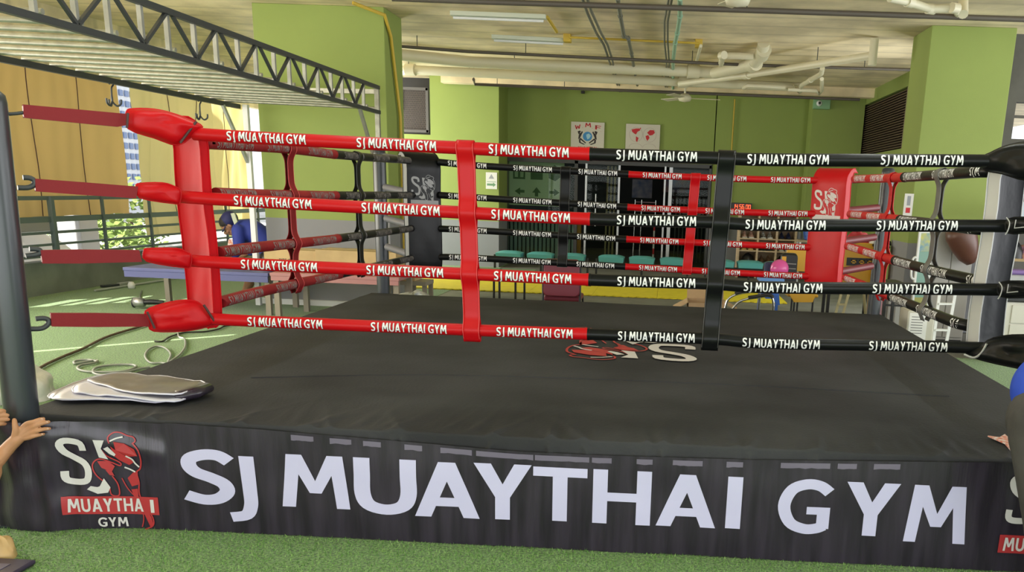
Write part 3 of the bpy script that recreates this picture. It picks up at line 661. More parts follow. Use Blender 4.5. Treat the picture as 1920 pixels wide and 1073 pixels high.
FR_ = [[(363, 251), (480, 258.5), (855, 277), (1105, 289), (1335, 296), (1440, 299.6), (1700, 301), (1855, 302)],
       [(335, 369), (480, 378), (855, 398), (1110, 411), (1330, 416.5), (1440, 422), (1700, 423), (1893, 424)],
       [(355, 489), (480, 496), (855, 513), (1110, 525), (1325, 532), (1440, 539), (1700, 541.5), (1885, 543.5)],
       [(383, 597), (480, 602.5), (855, 618), (1112, 627), (1325, 635), (1440, 643.5), (1700, 648.5), (1850, 653)]]
for i, pts in enumerate(FR_):
    P = [aY(x, y, FY) for x, y in pts]
    st = [-2.08, -1.465, -.845, -.25, .355, .965]
    rope(P, FY, -.375+.01*(i > 0), Vector((0, -1, 0)), [s+.012*i for s in st], 1, ('red', 'black'), '%s of the four near ropes, red left half and black right half' % NM[i], 'near side ropes')
BK_ = [[(822, 304), (900, 311), (1073, 321), (1179, 327), (1292, 332), (1440, 337), (1552, 338.5)], [(824, 366), (900, 371), (1179, 388.7), (1292, 394), (1440, 399.6), (1548, 401.5)],
       [(824, 429), (900, 432.6), (1179, 449), (1440, 461), (1545, 465)], [(824, 482), (900, 484.5), (1179, 500.5), (1440, 515), (1543, 519)]]
for i, pts in enumerate(BK_):
    P = [aY(x, y, BY) for x, y in pts]
    rope(P, BY, -.36, Vector((0, -1, 0)), [-1.97, -1.385, -.805, -.235, .335, .895], 1, ('black', 'red'), '%s of the four far ropes, black left half and red right half' % NM[i], 'far side ropes', .345, .044)
LF_ = [[(393, 268.5), (402, 269), (538, 278.5), (640, 291), (752, 300), (766, 301.5)], [(405, 363), (480, 365), (621, 367), (764, 366), (771, 366)],
       [(410, 474), (421, 472), (480, 464), (621, 449), (772, 428.5)], [(414, 567), (423, 564), (480, 549), (550, 533), (621, 518), (759, 487), (770, 484.5)]]
for i, pts in enumerate(LF_):
    P = [aX(x, y, LX) for x, y in pts]
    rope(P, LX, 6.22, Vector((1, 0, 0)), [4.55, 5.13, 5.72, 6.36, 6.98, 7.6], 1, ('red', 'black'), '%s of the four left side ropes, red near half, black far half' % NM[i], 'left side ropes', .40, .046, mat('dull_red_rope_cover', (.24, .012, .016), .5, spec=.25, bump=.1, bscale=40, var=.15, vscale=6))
RT_ = [[(1603, 335.6), (1608, 335.5), (1669, 334), (1757, 328.4), (1832, 322)], [(1594, 401.6), (1600, 402), (1661, 409), (1720, 416), (1810, 427)],
       [(1589, 461.8), (1596, 463.6), (1659, 483), (1745, 506.5)], [(1586, 520.6), (1596, 525), (1691, 564.5), (1744, 586), (1795, 606)]]
for i, pts in enumerate(RT_):
    P = [aX(x, y, RX) for x, y in pts]; P.append(Vector((1.545, 4.47, P[-1].z)))
    rope(P, RX, 5.95, Vector((-1, 0, 0)), [8.02, 7.42, 6.83, 5.88, 5.25, 4.9-.3], -1, ('red', 'black'), '%s of the four right side ropes, black near half, red far half' % NM[i], 'right side ropes', .40, .046)
# ---- spacer straps that wrap the four ropes
def strap(fn, zs, wd, m, label, group, extra=.02):
    """fn(off, z, s) -> point; off = distance from rope plane, s = across the strap"""
    z0, z1 = min(zs)-RR-.006-extra, max(zs)+RR+.006
    def h(z):
        v = .007
        for q in zs: v = max(v, .007+(RR-.002)*math.exp(-((z-q)/.042)**2))
        return v
    N_ = 70; path = []
    for i in range(N_+1): z = z0+(z1-z0)*i/N_; path.append((-h(z)*min(1, .3+(z1-z)/.02), z))
    for i in range(N_+1): z = z1+(z0-z1)*i/N_; path.append((h(z)*min(1, .3+(z1-z)/.02), z))
    g = G(); g.grid(lambda u, v: (lambda k, t: fn(path[k][0]*(1-t)+path[min(k+1, len(path)-1)][0]*t, path[k][1]*(1-t)+path[min(k+1, len(path)-1)][1]*t, (u-.5)*wd*(1+.05*noise.noise((u, v*9, zs[0])))))(int(v*(len(path)-1)*.99999), (v*(len(path)-1)*.99999) % 1), 6, 2*N_, 0)
    e = empty('spacer_strap', tuple(fn(0, z0, 0)), label, 'strap', group); g.build('band', m, e, solid=.003)
    g = G(); g.tube([fn(-h(z0+extra)-.004, z0+extra*1.6, -wd*.48), fn(-h(z0+extra)-.004, z0+extra*1.6, wd*.48)], .0022, 5)
    for sx in (-.47, .47): g.tube([fn(-h(z0+(z1-z0)*i/60)-.0022, z0+(z1-z0)*i/60, wd*sx) for i in range(1, 60)], .0014, 4)
    g.build('stitching', mat('stitch_%s' % m.name, tuple(min(1, c*2.2+.02) for c in m.diffuse_color[:3]) if False else ((.75, .10, .10) if 'red' in m.name else (.10, .10, .10)), .5), e)
def ropez(PTS, plane, val, c):
    out = []
    for pts in PTS:
        P = spline([aY(x, y, val) if plane == 'Y' else aX(x, y, val) for x, y in pts], 8); ax = 0 if plane == 'Y' else 1
        for a, b in zip(P, P[1:]):
            if (a[ax]-c)*(b[ax]-c) <= 0: out.append(a.lerp(b, (c-a[ax])/(b[ax]-a[ax])).z); break
    return out
def xlean(c, dx): return lambda o, z, s: Vector((c+dx*(1.77-z)+s, FY+o, z))
strap(xlean(-.958, .028), ropez(FR_, 'Y', FY, -.95), .082, M_redv, 'wide glossy red spacer strap tying the four near ropes left of centre', 'near spacer straps')
strap(xlean(.262, -.03), ropez(FR_, 'Y', FY, .25), .082, M_blkv, 'wide glossy black spacer strap tying the four near ropes right of centre', 'near spacer straps')
strap(lambda o, z, s: Vector((-.92-.02*(1.77-z)+s, BY+o, z)), ropez(BK_, 'Y', BY, -.93), .09, M_blkv, 'black spacer strap on the far ropes in front of the left glass pane', 'far spacer straps', .0)
strap(lambda o, z, s: Vector((.235-.04*(1.77-z)+s, BY+o, z)), ropez(BK_, 'Y', BY, .22), .085, M_redv, 'red spacer strap on the far ropes in front of the right glass door', 'far spacer straps', .0)
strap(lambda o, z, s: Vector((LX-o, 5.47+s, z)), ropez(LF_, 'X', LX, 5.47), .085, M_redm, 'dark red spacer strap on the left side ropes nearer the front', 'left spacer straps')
strap(lambda o, z, s: Vector((LX-o, 6.68+s, z)), ropez(LF_, 'X', LX, 6.68), .085, M_blkv, 'black spacer strap on the left side ropes nearer the far corner', 'left spacer straps')
strap(lambda o, z, s: Vector((RX-o, 6.25+s, z)), ropez(RT_, 'X', RX, 6.25), .085, M_redv, 'bright red spacer strap on the right side ropes nearer the far corner', 'right spacer straps')
strap(lambda o, z, s: Vector((RX-o, 5.15+s, z)), ropez(RT_, 'X', RX, 5.15), .085, mat('grey_strap', (.13, .13, .13), .35), 'grey shining spacer strap on the right side ropes nearer the front', 'right spacer straps')
# ---- turnbuckle sleeves, hooks and covers
def outline(pts, P, n, t, inset=0, g=None):
    g = g or G(); return g.prism([aP(x, y, P, n) for x, y in pts], n, t, 0, inset)
nFL = Vector((1, -1, 0)).normalized(); pFL = (-2.84, 3.79, 0)
SL = [[(42, 196), (120, 203), (240, 214), (236, 235), (220, 238), (44, 221)], [(65, 335), (160, 342), (258, 350), (254, 372), (160, 366), (66, 359)],
      [(75, 469), (150, 468), (260, 469), (265, 491), (150, 494), (79, 494)], [(94, 587), (180, 587), (276, 589), (280, 612), (180, 613), (96, 612)]]
CV = [[(237, 210), (250, 204), (290, 205), (325, 213), (360, 226), (380, 238), (366, 250), (334, 272), (290, 259), (240, 241)], [(255, 350), (263, 344), (305, 343), (328, 350), (339, 358), (337, 380), (326, 382), (262, 371)],
      [(270, 470), (280, 466), (332, 466), (350, 473), (359, 479), (357, 499), (345, 502), (275, 490)], [(272, 584), (305, 570), (345, 563), (372, 567), (388, 583), (402, 603), (388, 613), (345, 621), (288, 621), (278, 606)]]
HK = [[(14, 214), (30, 213), (46, 211)], [(33, 352), (52, 352), (63, 347), (64, 339), (56, 334), (43, 333)], [(48, 480), (66, 478), (76, 474), (72, 468), (55, 467)], [(56, 617), (78, 616), (90, 608), (90, 600), (82, 597), (67, 598)]]
def pillow(pts, P, n, t, sd=0):
    Q = [aP(x, y, P, n) for x, y in pts]; n = Vector(n).normalized(); c = sum(Q, Vector())/len(Q); k = len(Q); R_ = 9; g = G(); vs = []
    for sg in (1, -1):
        vs.append(c+n*sg*t/2)
        for r_ in range(1, R_+1):
            f_ = r_/R_; h = (1-f_**3.2)**.5*t/2
            for q in Q:
                p = c.lerp(q, f_); w_ = .010*noise.noise((p.x*16+sd, p.z*22, sd))*(1-f_**4)+.005*noise.noise((p.x*45, p.z*12, sd))*(1-f_**4); vs.append(p+n*sg*(h+w_))
    m_ = 1+R_*k; fs = []
    for s_ in (0, 1):
        b = s_*m_
        for j in range(k): fs.append((b, b+1+j, b+1+(j+1) % k))
        for r_ in range(R_-1):
            for j in range(k): fs.append((b+1+r_*k+j, b+1+(r_+1)*k+j, b+1+(r_+1)*k+(j+1) % k, b+1+r_*k+(j+1) % k))
    g.add(vs, fs, 0, True); g.tube(Q+[Q[0]], .0035, 5, 0); return g
def hull(pts, k=3): return [(p.x, p.y) for p in spline([(x, y, 0) for x, y in pts], k, True)]
for i in range(4):
    e = empty('turnbuckle', tuple(aP(*SL[i][0], pFL, nFL)), '%s red turnbuckle sleeve hooked to the near left post with a red cover' % ['topmost', 'second highest', 'third highest', 'lowest'][i], 'turnbuckle', 'near left turnbuckles')
    outline(SL[i], pFL, nFL, .022).build('sleeve', M_redm, e, bevel=.006)
    big = i in (0, 3)
    co = pillow(hull(CV[i]), pFL, nFL, .11 if big else .075, i).build('cover', M_redv, e)
    g = G()
    if big:
        a = [(240, 212), (238, 240)] if i == 0 else [(276, 585), (290, 616)]; b = [(368, 228), (338, 268)] if i == 0 else [(382, 572), (402, 602)]
        for s_ in (a, b): G().tube([aP(x, y, Vector(pFL)-nFL*-.045, nFL) for x, y in s_], .006, 6).build('piping', M_pipe, co)
    G().tube(spline([aP(x, y, pFL, nFL) for x, y in HK[i]], 5), .011 if i else .007, 8).build('hook', M_dsteel, e)
nFR = Vector((-1, -1, 0)).normalized(); pFR = (RX+.02, FY-.0, 0)
CR = [[(1838, 297), (1856, 287), (1885, 274), (1925, 266), (1985, 270), (2020, 290), (1985, 330), (1925, 338), (1880, 326), (1845, 318)], [(1890, 411), (1935, 408), (1990, 412), (1990, 436), (1935, 436), (1890, 437)],
      [(1876, 530), (1930, 528), (1990, 532), (1990, 558), (1930, 558), (1876, 556)], [(1812, 664), (1838, 650), (1862, 634), (1920, 628), (1995, 640), (2010, 690), (1960, 700), (1905, 690), (1850, 678)]]
for i in range(4):
    e = empty('turnbuckle', tuple(aP(*CR[i][0], pFR, nFR)), '%s black turnbuckle cover at the right edge of the picture' % ['topmost bulging', 'second highest slim', 'third highest slim', 'lowest bulging'][i], 'turnbuckle', 'near right turnbuckles')
    pillow(hull(CR[i]), pFR, nFR, .12 if i in (0, 3) else .075, i+7).build('cover', M_blkv, e)
    g = G()
    if i == 3: g.tube(spline([aP(x, y, Vector(pFR)+nFR*.05, nFR) for x, y in [(1808, 665), (1826, 671), (1840, 662), (1850, 645)]], 5), .006, 6); g.build('piping', M_silver, e)
    elif i in (1, 2):
        x = 1893 if i == 1 else 1879; y = 410 if i == 1 else 531
        g.tube(spline([aP(a, b, Vector(pFR)+nFR*.045, nFR) for a, b in [(x-6, y-2), (x, y+8), (x-3, y+22), (x-8, y+30)]], 4), .003, 5); g.tube([aP(a, b, Vector(pFR)+nFR*.045, nFR) for a, b in [(x+12, y+2), (x+9, y+18), (x+30, y+16)]], .003, 5)
        g.build('wire_tie', M_silver, e)
    P3, C3 = Vector((2.06, 3.84, 0)), Vector((RX, FY, 0)); z = [1.80, 1.49, 1.2, .93][i]
    G().beam(C3.lerp(P3, .5)+Vector((0, 0, z)), C3.lerp(P3, .86)+Vector((0, 0, z)), .03, .06).build('sleeve', M_blkv, e)
for k, m, cl, zz in (('BL', mat('grey_turnbuckle', (.13, .13, .15), .4), 'grey', (1.79, 1.51, 1.22, .95)), ('BR', mat('maroon_turnbuckle', (.16, .02, .03), .45), 'dark maroon', (1.77, 1.50, 1.23, .96))):
    P3 = Vector((*PO[k], 0)); C3 = Vector((*CN[k][0], 0))
    for i in range(4):
        a = P3.lerp(C3, .14)+Vector((0, 0, zz[i]+.02)); b = P3.lerp(C3, .80)+Vector((0, 0, zz[i]-.02))
        e = empty('turnbuckle', tuple(a), '%s %s turnbuckle sleeve between the far %s post and its pad' % (NM[i], cl, 'left' if k == 'BL' else 'right'), 'turnbuckle', 'far %s turnbuckles' % ('left' if k == 'BL' else 'right'))
        G().tube([a, b], .034, 12).build('sleeve', m, e)
        G().tube([P3.lerp(C3, .10)+Vector((0, 0, zz[i]+.02)), a], .010, 8).build('hook', M_dsteel, e)
# ================================================================== LEFT SIDE: rack, curtains, railing, outside
# ---- steel rack with truss and galvanised tubes
rk = empty('equipment_rack', (-4.36, 8.2, 0), 'dark steel overhead rack with a zigzag truss carrying rows of galvanised tubes', 'rack')
M_galv = mat('bright_galvanised', (.36, .36, .31), .40, metal=.55, var=.15, vscale=14)
G().beam((-3.45, 3.2, 2.37), (-3.45, 11.1, 2.37), .04, .04).build('lower_chord', M_dsteel, rk)
G().beam((-3.45, 3.2, 2.645), (-3.45, 11.1, 2.645), .04, .04).build('upper_chord', M_dsteel, rk)
G().beam((-5.27, 3.2, 2.40), (-5.27, 11.4, 2.40), .05, .05).build('side_beam', M_dsteel, rk)
y = 3.445
for k in range(11):
    yb = y+.682*k; yt = yb+.341
    G().beam((-3.45, yb, 2.39), (-3.45, yb-.30, 2.63), .022, .022).build('diagonal', M_dsteel, rk)
    G().beam((-3.45, yb, 2.39), (-3.45, yb+.30, 2.63), .022, .022).build('diagonal', M_dsteel, rk)
    G().beam((-3.47, yb+.02, 2.39), (-3.47, yb+.02, 2.63), .03, .03, up=(0, 1, 0)).build('upright', M_steel, rk)
    if yt < 11: G().beam((-3.47, yt, 2.39), (-3.47, yt, 2.63), .03, .03, up=(0, 1, 0)).build('upright', M_steel, rk)
for k in range(23):
    yy = 3.5+.345*k
    G().tube([(-3.47, yy, 2.415), (-5.29, yy, 2.44)], .017, 10).build('tube', M_galv, rk)
G().beam((-3.47, 11.1, 0), (-3.47, 11.1, 2.66), .05, .05, up=(0, 1, 0)).build('post', M_galv, rk)
G().beam((-5.16, 11.35, 0), (-5.16, 11.35, 2.42), .06, .06, up=(0, 1, 0)).build('post', M_white, rk)
G().beam((-3.45, 3.2, 0), (-3.45, 3.2, 2.66), .05, .05, up=(0, 1, 0)).build('post', M_galv, rk)
G().beam((-5.27, 3.2, 0), (-5.27, 3.2, 2.42), .05, .05, up=(0, 1, 0)).build('post', M_galv, rk)
G().beam((-5.25, 10.95, 2.38), (-5.17, 11.33, 1.75), .035, .035).build('brace', M_steel, rk)
G().beam((-3.45, 10.4, 2.36), (-3.46, 11.08, 1.62), .035, .035).build('brace', M_steel, rk)
G().beam((-3.45, 11.1, 2.60), (-5.2, 11.38, 2.60), .05, .05).build('cross_beam', M_galv, rk)
# ---- hooks for bags
def bag_hook(y, z, lb, s=1):
    e = empty('bag_hook', (-5.27, y, z), lb, 'hook', 'hooks hanging from the rack')
    G().tube(spline([(-5.27, y-.03, z), (-5.27, y, z+.03), (-5.27, y+.03, z), (-5.27, y, z-.03), (-5.27, y-.01, z-.1)], 5), .008, 7).build('link', M_dsteel, e)
    for k in range(3):
        a = k*2.09+.4; d = Vector((cos(a), sin(a), 0)); c = Vector((-5.27, y-.01, z-.1))
        G().tube(spline([c, c+Vector((0, 0, -.05)), c+d*.035+Vector((0, 0, -.09)), c+d*.07+Vector((0, 0, -.07)), c+d*.075+Vector((0, 0, -.03))], 5), .009, 7).build('prong', M_dsteel, e)
bag_hook(8.8, 2.37, 'dark three pronged bag hook hanging before the ochre curtain, nearer one')
bag_hook(10.45, 2.37, 'dark three pronged bag hook hanging before the greenish curtain, farther one')
# ---- curtains (cloth that lets light glow through)
def cloth(name, c1, tr=.45):
    m = bpy.data.materials.new(name); m.use_nodes = True; n = m.node_tree; p = n.nodes['Principled BSDF']; out = n.nodes['Material Output']
    p.inputs['Base Color'].default_value = (*c1, 1); p.inputs['Roughness'].default_value = .8
    t = n.nodes.new('ShaderNodeBsdfTranslucent'); t.inputs[0].default_value = (*[min(1, c*1.2) for c in c1], 1)
    x = n.nodes.new('ShaderNodeMixShader'); x.inputs[0].default_value = tr
    n.links.new(p.outputs[0], x.inputs[1]); n.links.new(t.outputs[0], x.inputs[2]); n.links.new(x.outputs[0], out.inputs['Surface'])
    return m
M_cur1 = cloth('ochre_curtain', (.66, .45, .17), .30); M_cur2 = cloth('olive_curtain', (.62, .53, .24), .40)
def curtain(y0, y1, z0, m, lb, seed, amp=.03, fr=3.2):
    def f(u, v):
        y = y0+(y1-y0)*u; a = amp*(.35+.65*(1-v))
        x = -8.02 - .05 + a*sin(y*fr*2+noise.noise((y*.8, v*1.2, seed))*4)+ .03*noise.noise((y*1.3, v*2, seed)) + amp*.55*sin(y*19+6*noise.noise((y*.7, v*1.5, seed)))*(.4+.6*abs(noise.noise((y*.9, v, seed+5))))
        return Vector((x, y, z0+(2.88-z0)*v+.02*noise.noise((y*2, 0, seed))*(1-v)))
    e = empty('curtain', (-8.05, (y0+y1)/2, z0), lb, 'curtain', 'curtains along the open side')
    g = G(); g.grid(f, max(20, int((y1-y0)*30)), 24, 0); g.build('cloth', m, e)
    n = max(2, int((y1-y0)/.9))
    for k in range(1, n):
        u = k/n; G().tube([f(u, j/16)+Vector((.012, 0, 0)) for j in range(17)], .006, 5).build('cord', M_pipe, e)
curtain(-3.9, 5.01, .40, M_cur1, 'ochre curtain nearest the camera, left of the picture edge', 1)
curtain(5.13, 9.58, .40, M_cur1, 'ochre curtain between the two narrow sun slits, left of the picture', 2)
curtain(9.72, 13.62, .98, M_cur1, 'ochre brown curtain with hanging cords behind the red turnbuckles', 3, .02)
curtain(13.98, 17.75, .62, M_cur2, 'olive green pleated curtain glowing with light behind the red corner pad', 4, .07, 4.5)
# ---- railing
M_rail = mat('grey_green_railing', (.12, .155, .155), .5, metal=.3)
rl = empty('railing', (-7.9, 14, .42), 'grey green steel balcony railing on the low wall', 'railing')
for z, h in ((1.22, .05), (.955, .07), (.79, .035), (.64, .03), (.50, .03)): G().beam((-7.92, 3, z), (-7.92, 20, z), .04, h).build('rail', M_rail, rl)
for y in (4.2, 6.6, 9.0, 11.6, 12.68, 13.86, 14.9, 16.3, 17.6, 19): G().beam((-7.9, y, .42), (-7.9, y, 1.24), .06 if y in (11.6, 14.9) else .035, .06 if y in (11.6, 14.9) else .035, up=(0, 1, 0)).build('rail_post', M_rail, rl)
# ---- outside the open side
M_ext = mat('sunlit_paving', (.55, .54, .50), .9, var=.15, vscale=.4)
S_box('floor_outside', -70, -8.15, -30, 90, -1.2, -1.0, m=M_ext)
S_box('wall_added_sun_block', -14, -8.35, 10.1, 10.3, -1.2, 7, m=M_lowwall)  # added wall out of view, keeps the sun off the far part of the opening
bd = empty('apartment_tower', (-36, 56, -1), 'pale high rise with a grid of small blue windows seen in the curtain gap', 'building')
G().box(-36, -30, 46, 66, -1, 22).build('wall', mat('tower_render', (.70, .72, .76), .8), bd)
M_win = mat('tower_window', (.16, .22, .38), .3)
for i in range(13):
    for j in range(5): G().box(-29.98, -29.9, 49.6+j*.52, 49.92+j*.52, .6+i*.55, .92+i*.55).build('window', M_win, bd, bevel=.02)
M_leaf = mat('outdoor_foliage', (.10, .17, .03), .8, col2=(.22, .30, .07), vscale=3)
def foliage(c, r, n, lb, name='bush', leaf=.28):
    e = empty(name, (c[0], c[1], -1), lb, 'tree', 'greenery outside the railing'); g = G(); rnd = random.Random(int(c[1]*10))
    for i in range(n):
        a, b = rnd.uniform(0, 6.28), math.acos(rnd.uniform(-1, 1)); q = rnd.uniform(.55, 1)
        p = Vector((c[0]+r[0]*q*sin(b)*cos(a), c[1]+r[1]*q*sin(b)*sin(a), c[2]+r[2]*q*cos(b)))
        u = Vector((rnd.uniform(-1, 1), rnd.uniform(-1, 1), rnd.uniform(-.6, .6))).normalized(); v = u.orthogonal().normalized(); s = leaf*rnd.uniform(.6, 1.2)
        g.add([p-u*s*.5, p+v*s*.3, p+u*s*.5, p-v*s*.3], [(0, 1, 2, 3)], 0)
    g.build('leaves', M_leaf, e); G().tube([(c[0], c[1], -1), (c[0]+.1, c[1], c[2])], [.14, .07], 8).build('trunk', M_pipe, e)
c = aX(175, 452, -17); foliage((c.x, c.y, c.z-.3), (1.6, 3.2, 1.2), 900, 'leafy green bush beyond the railing, left of the curtain gap')
c = aX(238, 388, -19); foliage((c.x, c.y, c.z-.2), (1.4, 2.2, 1.3), 700, 'leafy green tree seen through the narrow curtain gap')
c = aX(410, 460, -19); foliage((c.x, c.y+3, c.z-.5), (1.4, 5, 1.0), 900, 'leafy green bush beyond the railing by the red corner pad')
# white tarpaulin heap, grey parapet and pier outside
def heap(name, c, r, m, lb, cat, seed=0, n=36, flat=.0, par=None):
    def f(u, v):
        a = 2*pi*u; b = pi/2*v
        k = 1+.22*noise.noise((cos(a)*1.7+seed, sin(a)*1.7, v*2.2))+.10*noise.noise((cos(a)*5+seed, sin(a)*5, v*6))
        return Vector((c[0]+r[0]*cos(b)*cos(a)*k, c[1]+r[1]*cos(b)*sin(a)*k, c[2]+r[2]*sin(b)*k))
    o = G().grid(f, n, n//2).build(name, m); return tag(o, lb, cat)
M_tarp = mat('white_tarp', (.80, .82, .84), .6)
heap('tarpaulin', (-9.6, 13.2, -1.0), (.9, 1.6, 1.55), M_tarp, 'white crumpled tarpaulin heap outside the railing', 'tarpaulin', 3)
tag(G().box(-9.4, -8.6, 10.9, 12.6, .72, .98).build('ledge', mat('grey_ledge', (.33, .35, .33), .8), bevel=.02), 'grey horizontal concrete ledge outside behind the top rails', 'ledge')
tag(G().box(-10.2, -9.7, 14.9, 15.4, -1, 1.0).build('pier', mat('pale_pier', (.42, .42, .44), .8), bevel=.02), 'pale upright concrete pier outside the railing right of the bush', 'pier')
# ---- floor things at the left
M_cord = mat('brown_cord', (.10, .06, .035), .6); M_cordg = mat('grey_cable', (.30, .32, .30), .5); M_cordk = mat('dark_cable', (.03, .03, .025), .5)
def cable(pts, r, m, lb, name='cable', z=None, group='cables on the turf'):
    z = r+.004 if z is None else z
    P = spline([aZ(x, y, z) for x, y in pts], 8)
    return tag(G().tube(P, r, 7).build(name, m), lb, 'cable', group)
cable([(70, 693), (87, 683), (120, 668), (155, 654), (200, 632), (258, 614), (285, 608), (330, 604)], .012, M_cord, 'long brown cord running diagonally over the turf behind the post')
cable([(290, 640), (305, 640), (318, 632), (345, 624), (385, 622), (410, 617), (425, 611), (470, 607)], .009, M_cordk, 'thin dark cable crossing the turf below the lowest red turnbuckle')
cable([(333, 623), (336, 632), (346, 636), (347, 650), (338, 664), (325, 674), (315, 680), (320, 664), (308, 652), (292, 650), (278, 656), (272, 668), (282, 680), (305, 681), (330, 686)], .009, M_cordg, 'grey cable lying in an open loop beside the ring edge')
cable([(183, 678), (165, 675), (142, 677), (140, 682), (160, 679), (182, 676), (176, 681), (152, 685), (146, 692), (165, 697), (205, 698), (235, 696), (255, 688), (245, 684), (210, 685), (180, 690), (176, 700), (200, 704), (230, 700), (262, 692), (280, 689)], .010, M_cordg, 'grey green cable lying in flat tangled coils on the turf')
# angle grinder
c = aZ(262, 579, 0); e = empty('angle_grinder', (c.x, c.y, 0), 'grey handheld angle grinder lying on the turf in the sun', 'tool')
G().lathe([(0, -.07), (.055, -.06), (.06, 0), (.05, .06), (0, .07)], (c.x, c.y, .075), 16, M=Matrix.Rotation(pi/2, 3, 'Y')).build('head', M_steel, e)
G().tube([(c.x+.05, c.y, .08), (c.x+.14, c.y+.02, .085), (c.x+.27, c.y+.05, .08)], [.03, .032, .026], 12).build('handle', M_black, e)
G().lathe([(0, -.004), (.06, -.004), (.06, .004), (0, .004)], (c.x-.06, c.y, .07), 18, M=Matrix.Rotation(pi/2, 3, 'Y')).build('disc', M_dsteel, e)
cable([(268, 574), (262, 560), (266, 545)], .006, M_cordk, 'short thin flex rising from the angle grinder')
# sunlit lengths along the low wall
M_al = mat('bare_metal_strip', (.55, .56, .55), .4, metal=.6)
for (a, b, r, lb) in (((178, 545), (330, 522), .02, 'long bright metal strip lying along the foot of the low wall'), ((190, 537), (222, 534), .03, 'short dark metal bracket at the foot of the low wall'), ((222, 533), (245, 530), .035, 'short pale metal block at the foot of the low wall')):
    A, B = aZ(*a, .02), aZ(*b, .02); tag(G().beam(A, B, r*1.6, r).build('metal_bar', M_dsteel if 'dark' in lb else M_al, bevel=.003), lb, 'metal bar')
c = aZ(247, 541, 0); tag(G().lathe([(0, 0), (.045, 0), (.05, .05), (.03, .09), (0, .09)], tuple(c), 14).build('cup', M_white), 'small white cup on the turf near the low wall', 'cup')
# white plastic bag behind the near left post
M_bag = mat('white_plastic_bag', (.74, .74, .74), .45, bump=.6, bscale=12)
heap('plastic_bag', (-4.66, 6.1, 0), (.32, .30, .30), M_bag, 'white crumpled plastic bag on the turf behind the near left post', 'bag', 8, 48)
# ---- tables, boxes and a panel
def table(name, x0, x1, y0, y1, z, mt, ml, lb, legs, apron=.07, th=.04):
    e = empty(name, ((x0+x1)/2, (y0+y1)/2, 0), lb, 'table')
    G().box(x0, x1, y0, y1, z-th, z).build('tabletop', mt, e, bevel=.006)
    if apron: G().box(x0+.01, x1-.01, y0+.005, y0+.025, z-th-apron, z-th+.005).build('apron', mt, e)
    for x, y in legs: G().beam((x, y, 0), (x, y, z-th), .06, .06, up=(0, 1, 0)).build('leg', ml, e)
    G().beam((legs[0][0], legs[0][1], z-th-.02), (legs[0][0]+.16, legs[0][1], z-th-.01), .02, .02).build('brace', ml, e)
    return e
M_wleg = mat('weathered_wood_leg', (.28, .25, .20), .7); M_blue = mat('blue_laminate', (.09, .10, .26), .5); M_pink = mat('dusty_pink_cover', (.42, .20, .20), .7)
table('work_table', -6.35, -4.62, 10.45, 11.4, .50, M_blue, M_wleg, 'low work table with dark blue top between the worker and the ring', [(-6.3, 11.3), (-4.66, 10.52), (-4.66, 11.3)])
table('packing_table', -4.56, -3.05, 10.35, 11.0, .52, M_pink, M_wleg, 'low table with dusty pink cover carrying cardboard boxes', [(-4.5, 10.4), (-4.38, 10.95), (-3.1, 10.42), (-3.1, 10.95)], .05)
M_card = mat('cardboard', (.50, .36, .18), .8, var=.08, vscale=5)
def carton(x0, x1, y0, y1, z0, z1, lb, txt=None, tx=0, name='cardboard_box'):
    e = empty(name, ((x0+x1)/2, (y0+y1)/2, z0), lb, 'box', 'cardboard boxes on the tables')
    g = G(); g.box(x0, x1, y0, y1, z0, z1)
    if txt: put_text(g, txt, lambda u, v: Vector((x0+tx+u, y0-.001, z0+(z1-z0)*.45+v)), .022*len(txt)*1.1, .035, 1)
    g.build('body', [M_card, M_dark], e, bevel=.004)
    G().box(x0+.003, x1-.003, (y0+y1)/2-.025, (y0+y1)/2+.025, z1, z1+.002).build('tape', mat('box_tape', (.55, .42, .24), .4), e)
carton(-4.70, -4.08, 10.55, 10.95, .52, .77, 'long cardboard box printed RITE CARE standing on the pink table', 'RITE CARE', .18)
carton(-4.07, -3.12, 10.5, 10.95, .52, .79, 'plain long cardboard box at the right end of the pink table', 'TC', .86)
carton(-3.46, -3.10, 11.2, 11.5, .40, .73, 'small tan cardboard box behind the black corner pad')
tag(G().box(-3.48, -2.95, 11.15, 11.54, .35, .40).build('bench_board', M_wleg, bevel=.004), 'rough board bench under the tan boxes by the far left post', 'bench')
for x, y in ((-2.7, 10.9), (-2.46, 11.5), (-3.05, 11.5)): pass
e = empty('trestle', (-3.2, 11.35, 0), 'pale wooden trestle legs standing behind the far left corner of the ring', 'trestle')
for x in (-3.44, -3.20, -2.98): G().beam((x, 11.2, 0), (x, 11.2, .35), .05, .05, up=(0, 1, 0)).build('leg', M_wleg, e); G().beam((x, 11.5, 0), (x, 11.5, .35), .05, .05, up=(0, 1, 0)).build('leg', M_wleg, e)
# dark pipe length on the blue table
p, q = aY(455, 474, 10.9), aY(521, 477, 10.9); tag(G().tube([(p.x, 10.9, .53), (q.x, 10.9, .535)], .03, 12).build('pipe_length', M_dsteel), 'dark round pipe length lying on the blue work table', 'pipe')
# clear crinkled plastic sheet on the floor
M_clear = mat('clear_plastic', (.62, .64, .62), .12, spec=.8, bump=1.0, bscale=22, alpha=.75)
heap('plastic_wrap', (-2.72, 9.75, 0), (.36, .25, .40), mat('silver_wrap', (.50, .52, .50), .18, metal=.55, bump=1.0, bscale=16), 'shiny crinkled plastic wrap heaped on the floor behind the ring', 'plastic wrap', 5, 60)
# blackish folded things under the bench
heap('cloth_bundle', (-3.35, 10.6, 0), (.2, .2, .1), M_black, 'small black bundle on the floor left of the shiny plastic wrap', 'bundle', 9, 20)
